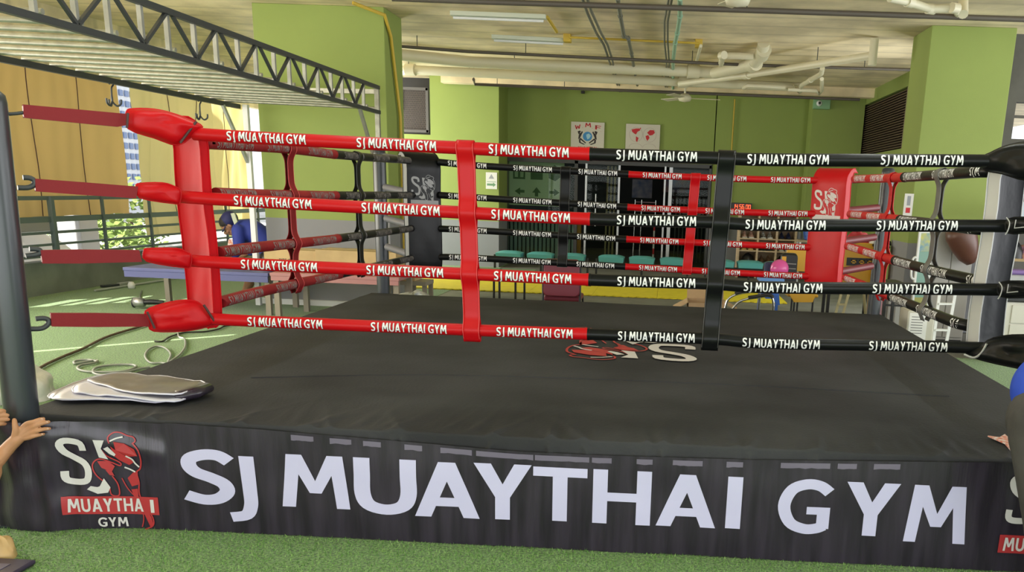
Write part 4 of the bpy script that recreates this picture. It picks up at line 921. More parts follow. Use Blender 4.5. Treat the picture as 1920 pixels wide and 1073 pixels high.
# ---- printed sheets folded on the canvas corner
sh = empty('folded_banner', tuple(aZ(250, 725, RP+.01)), 'loosely folded grey and white vinyl sheets on the near left canvas corner', 'folded sheets')
M_sheetb = mat('grey_back_sheet', (.17, .155, .155), .3, bump=.25, bscale=9); M_sheetw = mat('white_sheet_edge', (.66, .66, .76), .35)
def sheet(pts, z, th, m, wob=.006, name='sheet', z2=None):
    P = [aZ(x, y, RP+z) for x, y in pts]; n = len(P); c = sum(P, Vector())/n; g = G(); rings = 7
    vs = [c]; fs = []
    out = spline(P, 6, True); k = len(out)
    for r in range(1, rings+1):
        for p in out:
            q = c.lerp(p, r/rings); t = (q.x-c.x); q = Vector((q.x, q.y, RP+z+(z2-z if z2 else 0)*max(0, min(1, (t+.1)*2.4))+wob*noise.noise((q.x*9, q.y*9, z*50))+(.008*noise.noise((q.x*14, 3, z*70)) if r == rings else 0))); vs.append(q)
    for j in range(k): fs.append((0, 1+j, 1+(j+1) % k))
    for r in range(rings-1):
        for j in range(k): fs.append((1+r*k+j, 1+(r+1)*k+j, 1+(r+1)*k+(j+1) % k, 1+r*k+(j+1) % k))
    g.add(vs, fs, 0, True)
    edge = vs[-k:]; g.tube(edge+[edge[0]], .0022, 5, 1)
    g.build(name, [m, M_sheetw], sh, solid=th)
sheet([(92, 745), (130, 722), (172, 706), (230, 704), (330, 722), (330, 748), (200, 748)], .010, .004, M_sheetb)
sheet([(98, 747), (170, 712), (260, 706), (372, 724), (330, 751), (200, 749)], .022, .004, M_sheetw)
sheet([(140, 735), (146, 722), (210, 712), (300, 714), (360, 726), (326, 750), (220, 744), (180, 740)], .034, .006, M_sheetw, .010)
sheet([(165, 712), (190, 704), (236, 699), (300, 707), (384, 719), (326, 741), (240, 734), (200, 722)], .050, .005, M_sheetb, .012)
P = [aZ(333, 743, RP+.034), aZ(362, 737, RP+.036), aZ(388, 727, RP+.036)]
G().tube([P[0]+Vector((-.01, -.005, 0)), P[0], P[1], P[2], P[2]+Vector((.008, .004, 0))], [.012, .026, .030, .026, .008], 14, flat=1.5).build('rolled_edge', M_vinyl, sh)
# ================================================================== BACK OF THE HALL
M_teal = mat('teal_upholstery', (.10, .42, .46), .38, spec=.5); M_mar = mat('maroon_upholstery', (.16, .02, .035), .35); M_paleg = mat('pale_green_top', (.16, .28, .19), .5)
M_chrome = mat('chrome', (.65, .65, .65), .15, metal=1); M_yel = mat('yellow_plastic', (.62, .34, .02), .38); M_bluep = mat('blue_plastic', (.03, .12, .48), .4); M_paper = mat('white_paper', (.72, .72, .70), .7)
M_bk = mat('black_satin', (.012, .012, .013), .4)
def beam_seats(cx, n, Y, lb, group='teal beam seats before the glass doors'):
    e = empty('beam_seat', (sum(cx)/len(cx), Y, 0), lb, 'seat bench', group)
    for x in cx:
        g = G()
        def f(u, v): 
            a = (u-.5)*2; b = (v-.5)*2
            return Vector((x+a*.235*(1-.05*abs(b)), Y+b*.21, .44+.035*(1-a**4)*(1-b**4)))
        g.grid(f, 10, 10, 0); g.grid(lambda u, v: Vector((x+(u-.5)*.44, Y+(v-.5)*.40, .35)), 1, 1, 0, flip=True)
        for k in range(4):
            def s_(u, v, k=k):
                p = [f(u, 0), f(1, u), f(1-u, 1), f(0, 1-u)][k]; q = Vector((x+(p.x-x)*.94, Y+(p.y-Y)*.94, .35)); return q.lerp(p, v)
            g.grid(s_, 8, 3, 0)
        g.build('seat', M_teal, e, bevel=.012)
    G().box(min(cx)-.3, max(cx)+.3, Y-.02, Y+.03, .295, .34).build('beam', M_bk, e)
    for x in (min(cx)-.27, max(cx)+.27):
        g = G(); g.beam((x, Y, 0), (x, Y, .40), .035, .035, up=(0, 1, 0)); g.beam((x, Y-.2, .02), (x, Y+.2, .02), .035, .035); g.build('leg', M_bk, e)
    x = sum(cx)/len(cx); G().beam((x, Y, 0), (x, Y, .3), .035, .035, up=(0, 1, 0)).build('leg', M_bk, e)
TX = lambda px, Y: aY(px, 478, Y).x
beam_seats([TX(p, 16.3) for p in (956, 1014, 1074)], 3, 16.3, 'teal padded three seat bench before the left glass pane')
beam_seats([TX(p, 16.3) for p in (1147, 1204, 1262)], 3, 16.3, 'teal padded three seat bench before the glass doors, middle one of the row')
beam_seats([TX(p, 16.3) for p in (1353, 1407, 1459)], 3, 16.3, 'teal padded three seat bench before the wooden shoe shelf')
# low green bench
a, b = aY(868, 505, 13.2), aY(1002, 508, 13.2); e = empty('green_bench', ((a.x+b.x)/2, 13.2, 0), 'pale green topped low table standing left of the maroon chair', 'table')
for i in range(2):
    x0 = a.x+(b.x-a.x)*i/2; G().box(x0+.01, x0+(b.x-a.x)/2-.01, 13.0, 13.55, a.z-.03, a.z+.01).build('top', M_paleg, e, bevel=.012)
for x in (a.x+.05, (a.x+b.x)/2-.04, (a.x+b.x)/2+.04, b.x-.25, b.x-.12):
    G().beam((x, 13.05, 0), (x, 13.05, a.z-.03), .028, .028, up=(0, 1, 0)).build('leg', M_bk, e)
# maroon chair seen from behind
c = aY(1053, 520, 9.7); x = c.x; e = empty('maroon_chair', (x, 9.9, 0), 'maroon padded chair seen from behind at the far edge of the ring', 'chair')
def rrect(x0, x1, z0, z1, r, Y, n=5):
    out = []
    for cx, cz, a0 in ((x1-r, z1-r, 0), (x0+r, z1-r, 90), (x0+r, z0+r, 180), (x1-r, z0+r, 270)):
        for i in range(n+1): t = radians(a0+90*i/n); out.append(Vector((cx+r*cos(t), Y, cz+r*sin(t))))
    return out
zt, zb = aY(1053, 486, 9.7).z, aY(1053, 557, 9.7).z
G().prism(rrect(x-.20, x+.20, zb, zt, .05, 9.72), (0, 1, 0), .05, 0, .03).build('backrest', M_mar, e)
G().box(x-.2, x+.2, 9.76, 10.18, .40, .46).build('seat', M_mar, e, bevel=.02)
for sx in (-.19, .19):
    G().tube([(x+sx*1.05, 9.70, zt-.05), (x+sx*1.05, 9.72, .42), (x+sx*1.1, 9.68, 0)], .012, 8).build('leg', M_bk, e); G().tube([(x+sx, 10.14, .42), (x+sx*1.1, 10.2, 0)], .012, 8).build('leg', M_bk, e)
# open carton
x0, x1 = aY(1290, 560, 11.0).x, aY(1362, 560, 11.0).x; e = empty('open_carton', ((x0+x1)/2, 11.2, 0), 'open tan cardboard carton with splayed flaps behind the black spacer strap', 'box')
M_card2 = mat('tan_cardboard', (.52, .36, .22), .8, var=.06, vscale=6)
g = G()
for s in ((x0, x1, 11.0, 11.01), (x0, x1, 11.5, 11.51), (x0, x0+.01, 11.0, 11.51), (x1-.01, x1, 11.0, 11.51)): g.box(*s, 0, .30)
g.box(x0, x1, 11, 11.5, 0, .01); g.build('body', M_card2, e)
G().beam((x0, 11.25, .30), (x0-.17, 11.25, .20), .5, .006).build('flap', M_card2, e); G().beam((x1, 11.25, .30), (x1+.16, 11.25, .22), .5, .006).build('flap', M_card2, e)
G().beam(((x0+x1)/2, 11.5, .30), ((x0+x1)/2, 11.62, .42), x1-x0, .006, up=(0, 1, 0)).build('flap', M_card2, e)
# chrome armed chair lying behind the ring
e = empty('chrome_chair', tuple(aZ(1410, 575, 0)), 'low chair frame with curved chrome arms and black armrests right of the carton', 'chair')
for pts in ([(1360, 578), (1365, 562), (1378, 553), (1400, 548), (1425, 546)], [(1373, 580), (1383, 568), (1396, 562), (1412, 559), (1445, 556), (1450, 574)]):
    P = spline([aY(x, y, 10.2) for x, y in pts], 6); G().tube(P, .014, 9).build('frame', M_chrome, e)
    k = len(P)//2; G().tube([p+Vector((0, 0, .012)) for p in P[k:-4]], .020, 9).build('armrest', M_bk, e)
p = [aY(x, y, 10.2) for x, y in ((1360, 578), (1373, 580), (1450, 574), (1425, 548))]
for q in p: G().tube([q, (q.x, q.y, .0)], .014, 8).build('leg', M_chrome, e)
G().box(p[0].x+.05, p[2].x-.02, 10.25, 10.6, .12, .17).build('seat', M_bk, e, bevel=.01)
# yellow plastic chair with things on it
def X(px, Y, py=520): return aY(px, py, Y).x
Yc = 10.9; xa, xb = X(1483, Yc, 480), X(1537, Yc, 480); zt, zm = aY(1510, 467, Yc).z, aY(1510, 506, Yc).z; zs = aY(1500, 550, Yc).z
e = empty('yellow_chair', ((xa+xb)/2, Yc, 0), 'yellow moulded plastic chair left of the far red corner pad', 'chair')
G().prism(rrect(xa-.03, xb+.02, zm-.04, zt, .05, Yc+.2), (0, 1, 0), .035, 0, .02).build('backrest', M_yel, e)
G().prism([aY(x, y, Yc-.2) for x, y in ((1478, 549), (1531, 549), (1524, 567), (1488, 567))], (0, 1, 0), .03, 0, .02).build('seat_front', M_yel, e)
G().box(xa-.03, xb, Yc-.18, Yc+.2, zs-.03, zs+.01).build('seat', M_yel, e, bevel=.02)
for x in (X(1486, Yc), X(1491, Yc), X(1497, Yc), xb-.05): G().tube([(x, Yc-.1, zs-.05), (x, Yc-.1, 0)], .012, 7).build('leg', M_bk, e)
# black ribbed guards, pink ball, blue chair
c = aY(1480, 497, Yc-.12); Yg_ = Yc; Yc = Yc-.12; e = empty('shin_guard', (c.x, Yc, zs), 'black ribbed padded guard with yellow marks standing on the yellow chair', 'guard')
G().prism(rrect(c.x-.11, c.x+.09, zs+.01, c.z+.14, .05, Yc), (0, 1, 0), .10, 0, .04).build('pad', M_bk, e)
for i in range(6): z = zs+.08+i*.055; G().tube([(c.x-.09, Yc-.06, z), (c.x+.07, Yc-.065, z-.004)], .008, 6).build('rib', mat('grey_rib', (.25, .25, .24), .5), e)
G().box(c.x-.10, c.x-.05, Yc-.068, Yc-.06, c.z-.02, c.z+.10).build('badge', M_yel, e)
Yc = Yg_; Yb = 10.6; xa2, xb2 = X(1428, Yb), X(1462, Yb); e = empty('blue_chair', ((xa2+xb2)/2, Yb, 0), 'small blue plastic chair beside the yellow one, pink ball on it', 'chair')
zt2, zb2 = aY(1445, 521, Yb).z, aY(1445, 560, Yb).z
G().prism([aY(x, y, Yb-.05) for x, y in ((1426, 548), (1460, 548), (1462, 572), (1455, 572), (1450, 560), (1436, 560), (1430, 556))], (0, 1, 0), .03, 0).build('front_panel', M_bluep, e)
G().box(xa2-.03, xb2+.05, Yb-.08, Yb+.25, zt2-.05, zt2).build('seat', mat('blue_cushion', (.12, .28, .62), .5), e, bevel=.015)
for x in (xa2, xb2): G().beam((x, Yb+.1, 0), (x, Yb+.1, zt2-.05), .03, .03, up=(0, 1, 0)).build('leg', M_bluep, e)
c = aY(1464, 497, Yb); tag(G().sphere((c.x, Yb+.10, zt2+.10), .108, 20).build('pink_ball', mat('pink_gloss', (.72, .10, .36), .22)), 'shiny pink ball resting on the small blue chair', 'ball')
c = aY(1447, 500, Yb+.3); tag(G().box(c.x-.10, c.x+.02, Yb+.15, Yb+.25, zt2, c.z+.06).build('dark_pouch', mat('navy_cloth', (.03, .035, .09), .7), bevel=.03), 'dark navy pouch with pale lettering behind the pink ball', 'pouch')
heap('laundry_heap', (X(1475, 11.2, 575)+.25, 11.25, 0), (.42, .2, .16), mat('mixed_cloth', (.45, .20, .25), .8, col2=(.45, .48, .52), vscale=14), 'low heap of pink and grey cloth under the yellow chair', 'cloth heap', 12, 40)
# shoe shelf
Ys = 18.35; xs0, xs1 = aY(1387, 420, Ys).x, aY(1493, 420, Ys).x; M_pine = mat('pale_pine', (.60, .46, .30), .6, var=.08, vscale=4, stretch=(1, 1, 9)); M_pineb = mat('pine_back', (.40, .30, .20), .7)
zT = aY(1440, 403, Ys).z; rows = [0.06+(zT-.06)*i/5 for i in range(6)]
e = empty('shoe_shelf', ((xs0+xs1)/2, Ys+.1, 0), 'pale pine cubby shelf holding pairs of shoes against the rear wall', 'shelf')
for i in range(4): x = xs0+(xs1-xs0)*i/3; G().box(x-.018, x+.018, Ys-.12, Ys+.28, 0, zT+.01).build('side_panel', M_pine, e)
for z in rows: G().box(xs0, xs1, Ys-.115, Ys+.28, z-.012, z+.012).build('shelf_board', M_pine, e)
G().box(xs0, xs1, Ys+.28, Ys+.29, 0, zT).build('back_panel', M_pineb, e)
M_sole = mat('shoe_sole', (.72, .72, .70), .6)
def shoe(x, y, z, m, lb, s=1, sole=None):
    e = empty('shoe', (x, y, z), lb, 'shoe', 'shoes in the pine shelf')
    G().box(x-.045*s, x+.045*s, y-.13, y+.13, z, z+.022).build('sole', sole or M_sole, e, bevel=.012)
    g = G()
    def f(u, v):
        a = 2*pi*u; t = v*pi/2; yy = sin(a); k = .055+.055*max(0, yy)
        return Vector((x+.043*s*cos(a)*cos(t), y+.125*sin(a)*cos(t)+.03*sin(t), z+.02+k*sin(t)*s))
    g.grid(f, 16, 8, 0); g.build('upper', m, e)
cell = (xs1-xs0)/3
SM = [('patterned', mat('patterned_shoe', (.45, .16, .12), .6, col2=(.70, .55, .45), vscale=60), None), ('black and white', mat('bw_shoe', (.03, .03, .03), .5, col2=(.75, .75, .75), vscale=25), None), ('navy', mat('navy_shoe', (.02, .03, .10), .5), M_bk),
      ('tan', mat('tan_shoe', (.50, .34, .12), .5), mat('tan_sole', (.62, .45, .16), .5)), ('black', M_bk, M_bk), ('white strapped', mat('white_shoe', (.68, .68, .66), .5), None), ('brown', mat('brown_shoe', (.16, .09, .05), .5), M_bk)]
RW_ = {3: (0, 1, 2), 2: (3, 4, 5), 1: (None, 6, 4), 4: (4, 2, 6)}
for rr_, items in RW_.items():
    for cidx, it in enumerate(items):
        if it is None: continue
        for dx, sd in ((-.075, 'left'), (.06, 'right')):
            nm, m, so = SM[it]; shoe(xs0+cell*(cidx+.5)+dx, Ys+.04, rows[rr_]+.012, m, '%s shoe, %s of its pair, %s cubby of the %s row' % (nm, sd, ('left', 'middle', 'right')[cidx], {4: 'top', 3: 'second', 2: 'third', 1: 'fourth'}[rr_]), 1.15, so)
tag(heap('black_bag', (xs0+cell*.55, Ys+.05, rows[1]+.012), (.12, .12, .16), M_bk, 'rounded black bag in the left cubby of the fourth row', 'bag', 4, 20))
# clock
a, b = aY(1371.5, 380, 19.2), aY(1409.5, 396, 19.2); e = empty('digital_clock', ((a.x+b.x)/2, 19.25, b.z), 'black digital wall clock with glowing red figures 14:56:00', 'clock')
cc = G().box(a.x, b.x, 19.22, 19.3, b.z, a.z).build('case', M_bk, e, bevel=.006)
g = G(); M_led = mat('red_led', (.8, .05, .02), .5, emit=(1, .10, .03), es=2.2); w_ = b.x-a.x
for i, t in enumerate(('14', '56', '00')): put_text(g, t, lambda u, v, i=i: Vector((a.x+w_*(.08+.31*i)+u, 19.215, b.z+(a.z-b.z)*.22+v)), w_*.24, (a.z-b.z)*.58, 0)
g.build('figures', M_led, cc)
# blue basket on a stand
Yk = 17.2; a, b = aY(1510, 430, Yk), aY(1540, 451, Yk); e = empty('blue_basket', ((a.x+b.x)/2, Yk, b.z), 'blue plastic basket on a small stand left of the red corner pad', 'basket')
G().prism([Vector((a.x-.03, Yk, a.z)), Vector((b.x+.05, Yk, a.z)), Vector((b.x+.02, Yk, b.z)), Vector((a.x+.02, Yk, b.z))], (0, 1, 0), .30).build('body', M_bluep, e, bevel=.015)
for i in range(4): z = b.z+.03+i*.045; G().box(a.x-.02, b.x+.03, Yk-.16, Yk-.15, z, z+.012).build('rib', mat('deep_blue_plastic', (.02, .08, .36), .4), e)
e = empty('basket_stand', ((a.x+b.x)/2, Yk, 0), 'grey framed stand carrying the blue basket beside the shoe shelf', 'stand')
G().box(a.x-.12, b.x+.12, Yk-.2, Yk+.2, b.z-.04, b.z-.001).build('top', M_pineb, e)
for x in (a.x-.10, b.x+.10): G().beam((x, Yk-.18, 0), (x, Yk-.18, b.z-.04), .03, .03, up=(0, 1, 0)).build('leg', M_steel, e); G().beam((x, Yk+.18, 0), (x, Yk+.18, b.z-.04), .03, .03, up=(0, 1, 0)).build('leg', M_steel, e)
# yellow and black cabinet, red bag
Yq = 12.6; a, b = aY(1586, 455, Yq), aY(1643, 527, Yq); e = empty('yellow_cabinet', ((a.x+b.x)/2, Yq+.2, 0), 'yellow cabinet with a black band behind the far right ring post', 'cabinet')
cb = G().box(a.x-.2, b.x, Yq, Yq+.45, b.z-.05, a.z).build('body', M_yel, e, bevel=.012)
for x in (a.x-.16, b.x-.04):
    for y in (Yq+.04, Yq+.4): G().beam((x, y, 0), (x, y, b.z-.05), .04, .04, up=(0, 1, 0)).build('leg', M_bk, e)
p, q = aY(1588, 483, Yq), aY(1640, 500, Yq); g = G(); g.box(p.x, q.x, Yq-.006, Yq+.01, q.z, p.z)
for i in range(3):
    x = p.x+.06+i*.11
    for s_ in ((x, x+.07, q.z+.03, q.z+.045), (x, x+.07, p.z-.045, p.z-.03), (x, x+.015, q.z+.03, p.z-.03), (x+.055, x+.07, q.z+.03, p.z-.03)): g.box(s_[0], s_[1], Yq-.009, Yq-.006, s_[2], s_[3], 1)
g.build('band', [M_bk, M_yel], cb)
heap('red_bag', ((a.x+b.x)/2-.03, Yq+.2, a.z), (.18, .14, .14), mat('red_cloth', (.40, .02, .03), .7), 'red cloth bag lying on the yellow cabinet', 'bag', 6, 24)
for i, dx in enumerate((-.20, .20)): heap('white_shoe', ((a.x+b.x)/2-.03+dx, Yq+.08, a.z), (.08, .10, .06), M_white, 'white rounded bundle on the yellow cabinet, %s of the red bag' % ('left', 'right')[i], 'bundle', i+2, 18)
# step ladder left of the far post and its mate
def ladder(pts, Y, m, lb, nr=3, r=.014):
    e = empty('step_ladder', tuple(aY(*pts[0][1], Y)), lb, 'ladder')
    for i, (t, b_) in enumerate(pts):
        T_ = aY(*t, Y); B_ = aY(*b_, Y); k = T_.z/(T_.z-B_.z); B0 = T_+(B_-T_)*k; B0.y = Y+(.0 if i < 2 else .25); G().beam(T_, B0, r*2, r*1.4).build('rail', m, e)
        if i == 0: A = (T_, B0)
        if i == 1:
            for j in range(1, nr+1): s = j/(nr+1); G().beam(A[0].lerp(A[1], s), T_.lerp(B0, s), .05, .018).build('rung', m, e)
ladder([((1577, 552), (1567, 587)), ((1591, 552), (1581, 587)), ((1620, 552), (1626, 587))], 10.9, mat('pale_yellow_metal', (.45, .40, .22), .4), 'pale yellow step ladder legs left of the far right post', 3)
# desk with black top and stand
Yd = 12.2; a, b = aY(1648, 461, Yd), aY(1709, 528, Yd); e = empty('wooden_desk', ((a.x+b.x)/2, Yd+.25, 0), 'orange brown wooden desk with dark top by the right green column', 'desk')
M_desk = mat('desk_wood', (.30, .14, .03), .5, var=.15, vscale=6, stretch=(1, 1, 8))
xw = min(b.x, 2.95)
G().box(a.x, xw, Yd, Yd+.5, a.z-.03, a.z).build('top', M_bk, e, bevel=.006); G().box(a.x+.02, xw-.02, Yd+.03, Yd+.48, a.z-.48, a.z-.03).build('drawer_unit', M_desk, e)
for x in (a.x+.05, xw-.05):
    for y in (Yd+.06, Yd+.45): G().beam((x, y, 0), (x, y, a.z-.48), .04, .04, up=(0, 1, 0)).build('leg', M_desk, e)
p = aY(1691, 447, Yd+.1); tag(G().box(p.x-.04, p.x+.05, Yd+.2, Yd+.21, a.z, a.z+.17).build('paper_card', M_paper), 'small white card standing on the wooden desk', 'card')
heap('black_camera', (a.x+.12, Yd+.2, a.z), (.09, .08, .08), M_bk, 'small black device lying on the wooden desk', 'device', 3, 18)
# notices
def flat(name, px0, py0, px1, py1, Y, lb, cat, m=None, t=.006):
    a, b = aY(px0, py0, Y), aY(px1, py1, Y); e = empty(name, ((a.x+b.x)/2, Y, b.z), lb, cat)
    G().box(a.x, b.x, Y-t, Y+.004, b.z, a.z).build('sheet', m or M_paper, e)
    return e, a, b, (lambda u, v, l=0: Vector((a.x+(b.x-a.x)*u, Y-t-.001-.0004*l, b.z+(a.z-b.z)*v)))
M_pr = mat('poster_red', (.55, .02, .03), .6); M_pk = mat('poster_black', (.03, .02, .02), .6); M_pb = mat('poster_blue', (.05, .25, .55), .6); M_poster = mat('poster_paper', (.62, .58, .50), .6)
def poly(g, fn, pts, mi, l=0): g.add([fn(x, y, l) for x, y in pts], [tuple(range(len(pts)))], mi)
e, a, b, fn = flat('wmf_poster', 1071, 228, 1132, 286, 19.27, 'white poster with red W.M.F. letters, blue globe and two kneeling fighters', 'poster', M_poster)
g = G(); W_ = b.x-a.x; H_ = a.z-b.z
for t, u0, v0, an in (('W', .12, .74, .35), ('.', .33, .80, .2), ('M', .42, .83, 0), ('.', .63, .80, -.2), ('F', .72, .77, -.25), ('.', .88, .70, -.3)):
    put_text(g, t, lambda u, v, u0=u0, v0=v0, an=an: fn(u0+(u/W_)*cos(an)-(v/H_)*sin(an)*.0+(v/H_)*-.12*an, v0+(v/H_)+(u/W_)*sin(an)*.6), W_*(.18 if t != '.' else .035), H_*(.14 if t != '.' else .03), 0)
poly(g, fn, [(.5+.14*cos(2*pi*i/20), .52+.16*sin(2*pi*i/20)) for i in range(20)], 2)
poly(g, fn, [(.46, .58), (.54, .62), (.60, .55), (.56, .46), (.50, .42), (.47, .50)], 3, 1)
for s in (1, -1):
    U = lambda x: .5+s*(x-.5)
    for q in ([(.22, .42), (.27, .44), (.33, .60), (.30, .64), (.24, .58)], [(.23, .58), (.20, .68), (.24, .70), (.28, .62)], [(.29, .62), (.33, .70), (.36, .66), (.32, .58)], [(.25, .44), (.34, .36), (.44, .28), (.46, .31), (.36, .40), (.30, .46)], [(.24, .42), (.25, .30), (.38, .24), (.44, .25), (.30, .32), (.29, .42)]):
        poly(g, fn, [(U(x), y) for x, y in q], 1, 2)
    poly(g, fn, [(U(.265+.032*cos(i)), .675+.032*sin(i)) for i in [2*pi*k/10 for k in range(10)]], 1, 2)
put_text(g, 'MUAYTHAI', lambda u, v: fn(.22+u/W_, .10+v/H_), W_*.56, H_*.08, 0)
g.build('print', [M_pr, M_pk, M_pb, mat('poster_pale_blue', (.35, .60, .72), .6)], e)
e, a, b, fn = flat('map_poster', 1174, 232, 1236, 286, 19.27, 'white poster with a red two globe world map', 'poster', M_poster)
g = G()
for q in ([(.17, .80), (.30, .84), (.40, .84), (.42, .78), (.34, .72), (.30, .62), (.24, .66), (.18, .72)], [(.30, .56), (.38, .50), (.34, .34), (.30, .40)], [(.62, .70), (.70, .80), (.82, .80), (.85, .70), (.78, .62), (.70, .60)], [(.58, .58), (.66, .62), (.70, .52), (.64, .40), (.60, .48)], [(.40, .86), (.44, .88), (.43, .80)]): poly(g, fn, q, 0)
for cx in (.30, .70):
    g_ = [(cx+.19*cos(2*pi*i/24), .62+.26*sin(2*pi*i/24)) for i in range(25)]
    for p, q in zip(g_, g_[1:]): d = Vector((q[0]-p[0], q[1]-p[1])); n = Vector((-d.y, d.x)).normalized()*.004; poly(g, fn, [(p[0]+n.x, p[1]+n.y), (p[0]-n.x, p[1]-n.y), (q[0]-n.x, q[1]-n.y), (q[0]+n.x, q[1]+n.y)], 1)
    g_ = [(cx+.19*cos(pi*i/14), .16+.14*sin(pi*i/14)) for i in range(15)]
    for p, q in zip(g_, g_[1:]): d = Vector((q[0]-p[0], q[1]-p[1])); n = Vector((-d.y, d.x)).normalized()*.004; poly(g, fn, [(p[0]+n.x, p[1]+n.y), (p[0]-n.x, p[1]-n.y), (q[0]-n.x, q[1]-n.y), (q[0]+n.x, q[1]+n.y)], 1)
g.build('print', [M_pr, mat('poster_line', (.40, .30, .28), .6)], e)
e, a, b, fn = flat('notice_sheet', 911, 323, 932, 355, 18.29, 'small white notice with a grey drawing and an arrow on the green pier', 'notice')
g = G(); poly(g, fn, [(.25, .62), (.5, .9), (.75, .62)], 0); poly(g, fn, [(.1, .42), (.9, .42), (.9, .45), (.1, .45)], 1); poly(g, fn, [(.1, .2), (.65, .2), (.65, .12), (.9, .27), (.65, .40), (.65, .33), (.1, .33)], 1)
g.build('print', [mat('notice_grey', (.30, .32, .36), .6), mat('notice_green', (.15, .30, .17), .6)], e)
e, a, b, fn = flat('tall_notice', 1697, 363, 1709, 406, 11.52, 'narrow tall white notice with red mark on the edge of the right column', 'notice')
a = aX(1697, 363, 2.99)
g = G(); poly(g, fn, [(.25, .15), (.75, .15), (.75, .38), (.25, .38)], 0); poly(g, fn, [(.3, .48), (.7, .48), (.7, .9), (.3, .9)], 1); g.build('print', [M_pr, mat('notice_grey', (.3, .32, .36), .6)], e)
# signboard seen through the glass
e, a, b, fn = flat('toilet_signboard', 955, 296, 1057, 388, 20.0, 'pale green signboard with toilet figures and arrows behind the left glass pane', 'sign', mat('sign_panel', (.62, .66, .50), .5))
g = G()
for cx in (.18, .50, .82):
    x = cx-.11
    if cx < .7:
        for q in ([(x, .56), (x+.22, .56), (x+.22, .86), (x, .86)],): poly(g, fn, q, 0)
    else: poly(g, fn, [(cx-.10, .60), (cx+.02, .54), (cx+.12, .64), (cx+.10, .82), (cx, .88), (cx-.11, .80)], 0)
for cx in (.13, .23): poly(g, fn, [(cx-.028, .60), (cx+.028, .60), (cx+.034, .76), (cx, .83), (cx-.034, .76)], 1, 1)
put_text(g, 'MUAY', lambda u, v: fn(.42+u/(b.x-a.x), .66+v/(a.z-b.z)), (b.x-a.x)*.15, .06, 1) if 0 else None
poly(g, fn, [(.10, .30), (.20, .22), (.20, .27), (.28, .27), (.28, .33), (.20, .33), (.20, .38)], 0); poly(g, fn, [(.50, .40), (.42, .28), (.47, .28), (.47, .20), (.53, .20), (.53, .28), (.58, .28)], 0); poly(g, fn, [(.92, .30), (.82, .22), (.82, .27), (.73, .27), (.73, .33), (.82, .33), (.82, .38)], 0)
g.build('print', [mat('sign_dark', (.10, .16, .08), .5), mat('sign_light', (.5, .58, .4), .5)], e)
e = empty('slatted_screen', (-2.8, 20.1, 0), 'grey vertical slatted screen behind the lower left glass pane', 'screen'); M_slat = mat('grey_slat', (.25, .30, .31), .5)
for i in range(18): G().box(-3.6+i*.09, -3.54+i*.09, 20.05, 20.1, .05, .85).build('slat', M_slat, e)
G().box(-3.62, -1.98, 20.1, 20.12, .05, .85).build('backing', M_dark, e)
e = empty('gold_curtain', (-1.3, 20.5, 0), 'narrow dull gold curtain strips inside the glass door', 'curtain')
for i in range(3): G().tube([(-1.36+i*.08, 20.5, .05), (-1.34+i*.08, 20.5, 2.1)], .022, 8).build('strip', mat('dull_gold', (.22, .17, .07), .5), e)
tag(G().box(-2.1, -1.9, 20.4, 20.5, 0, .85).build('orange_panel', mat('orange_cloth', (.38, .20, .03), .7)), 'orange brown cloth panel inside the glass doors', 'panel')
e = empty('barrier_pole', (-.28, 20.6, 0), 'red and white striped barrier pole inside the glass doors', 'pole')
for i in range(7): G().tube([(-.28, 20.6, .1+i*.13), (-.28, 20.6, .23+i*.13)], .02, 8).build('stripe', M_pr if i % 2 else M_white, e)
e = empty('steel_barrier', (-.5, 21.2, 0), 'small steel and pink rail barrier inside the glass doors', 'barrier')
for z in (1.05, 1.15, 1.25, 1.35): G().tube([(-.75, 21.2, z), (-.28, 21.2, z)], .012, 6).build('rail', mat('pinkish_rail', (.50, .30, .36), .4), e)
for x in (-.75, -.6, -.28): G().tube([(x, 21.2, 0), (x, 21.2, 1.4)], .014, 6).build('post', M_chrome, e)
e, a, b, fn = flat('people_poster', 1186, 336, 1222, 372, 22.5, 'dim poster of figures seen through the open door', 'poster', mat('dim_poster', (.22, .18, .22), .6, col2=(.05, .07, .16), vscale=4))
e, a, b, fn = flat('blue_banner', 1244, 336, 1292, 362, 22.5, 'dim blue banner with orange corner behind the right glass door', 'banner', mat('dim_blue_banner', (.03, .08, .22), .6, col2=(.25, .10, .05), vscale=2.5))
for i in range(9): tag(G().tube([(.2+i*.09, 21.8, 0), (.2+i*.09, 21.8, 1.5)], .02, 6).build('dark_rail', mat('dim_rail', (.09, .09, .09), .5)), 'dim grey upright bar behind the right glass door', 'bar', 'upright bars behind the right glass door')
# ================================================================== RIGHT SIDE
Yf = 10.7; x0 = aY(1748, 440, Yf).x; x1 = aY(1830, 440, Yf).x; zt = aY(1780, 431, Yf).z
M_fr = mat('fridge_enamel', (.36, .35, .33), .4); e = empty('tall_locker', ((x0+x1)/2, Yf+.3, 0), 'tall light grey locker in front of the right green column', 'locker')
G().box(x0, x1, Yf, Yf+.6, .02, zt).build('body', M_fr, e, bevel=.01); G().box(x0+.01, (x0+x1)/2-.004, Yf-.016, Yf, .06, zt-.02).build('door', M_fr, e, bevel=.006); G().box((x0+x1)/2+.004, x1-.01, Yf-.016, Yf, .06, zt-.02).build('door', M_fr, e, bevel=.006)
G().box(x0+.02, x1-.02, Yf-.01, Yf+.3, 0, .03).build('plinth', M_bk, e)
c = aY(1797, 455, 10.5); e = empty('leather_bag', tuple(c), 'dark brown leather bag slung on the top corner of the grey locker', 'bag')
G().lathe([(0, -.26), (.05, -.25), (.11, -.17), (.15, -.04), (.17, .10), (.15, .18), (.0, .20)], (c.x+.06, 10.5, c.z), 20, M=Matrix.Rotation(-.45, 3, 'Y')).build('body', mat('brown_leather', (.11, .045, .03), .4), e)
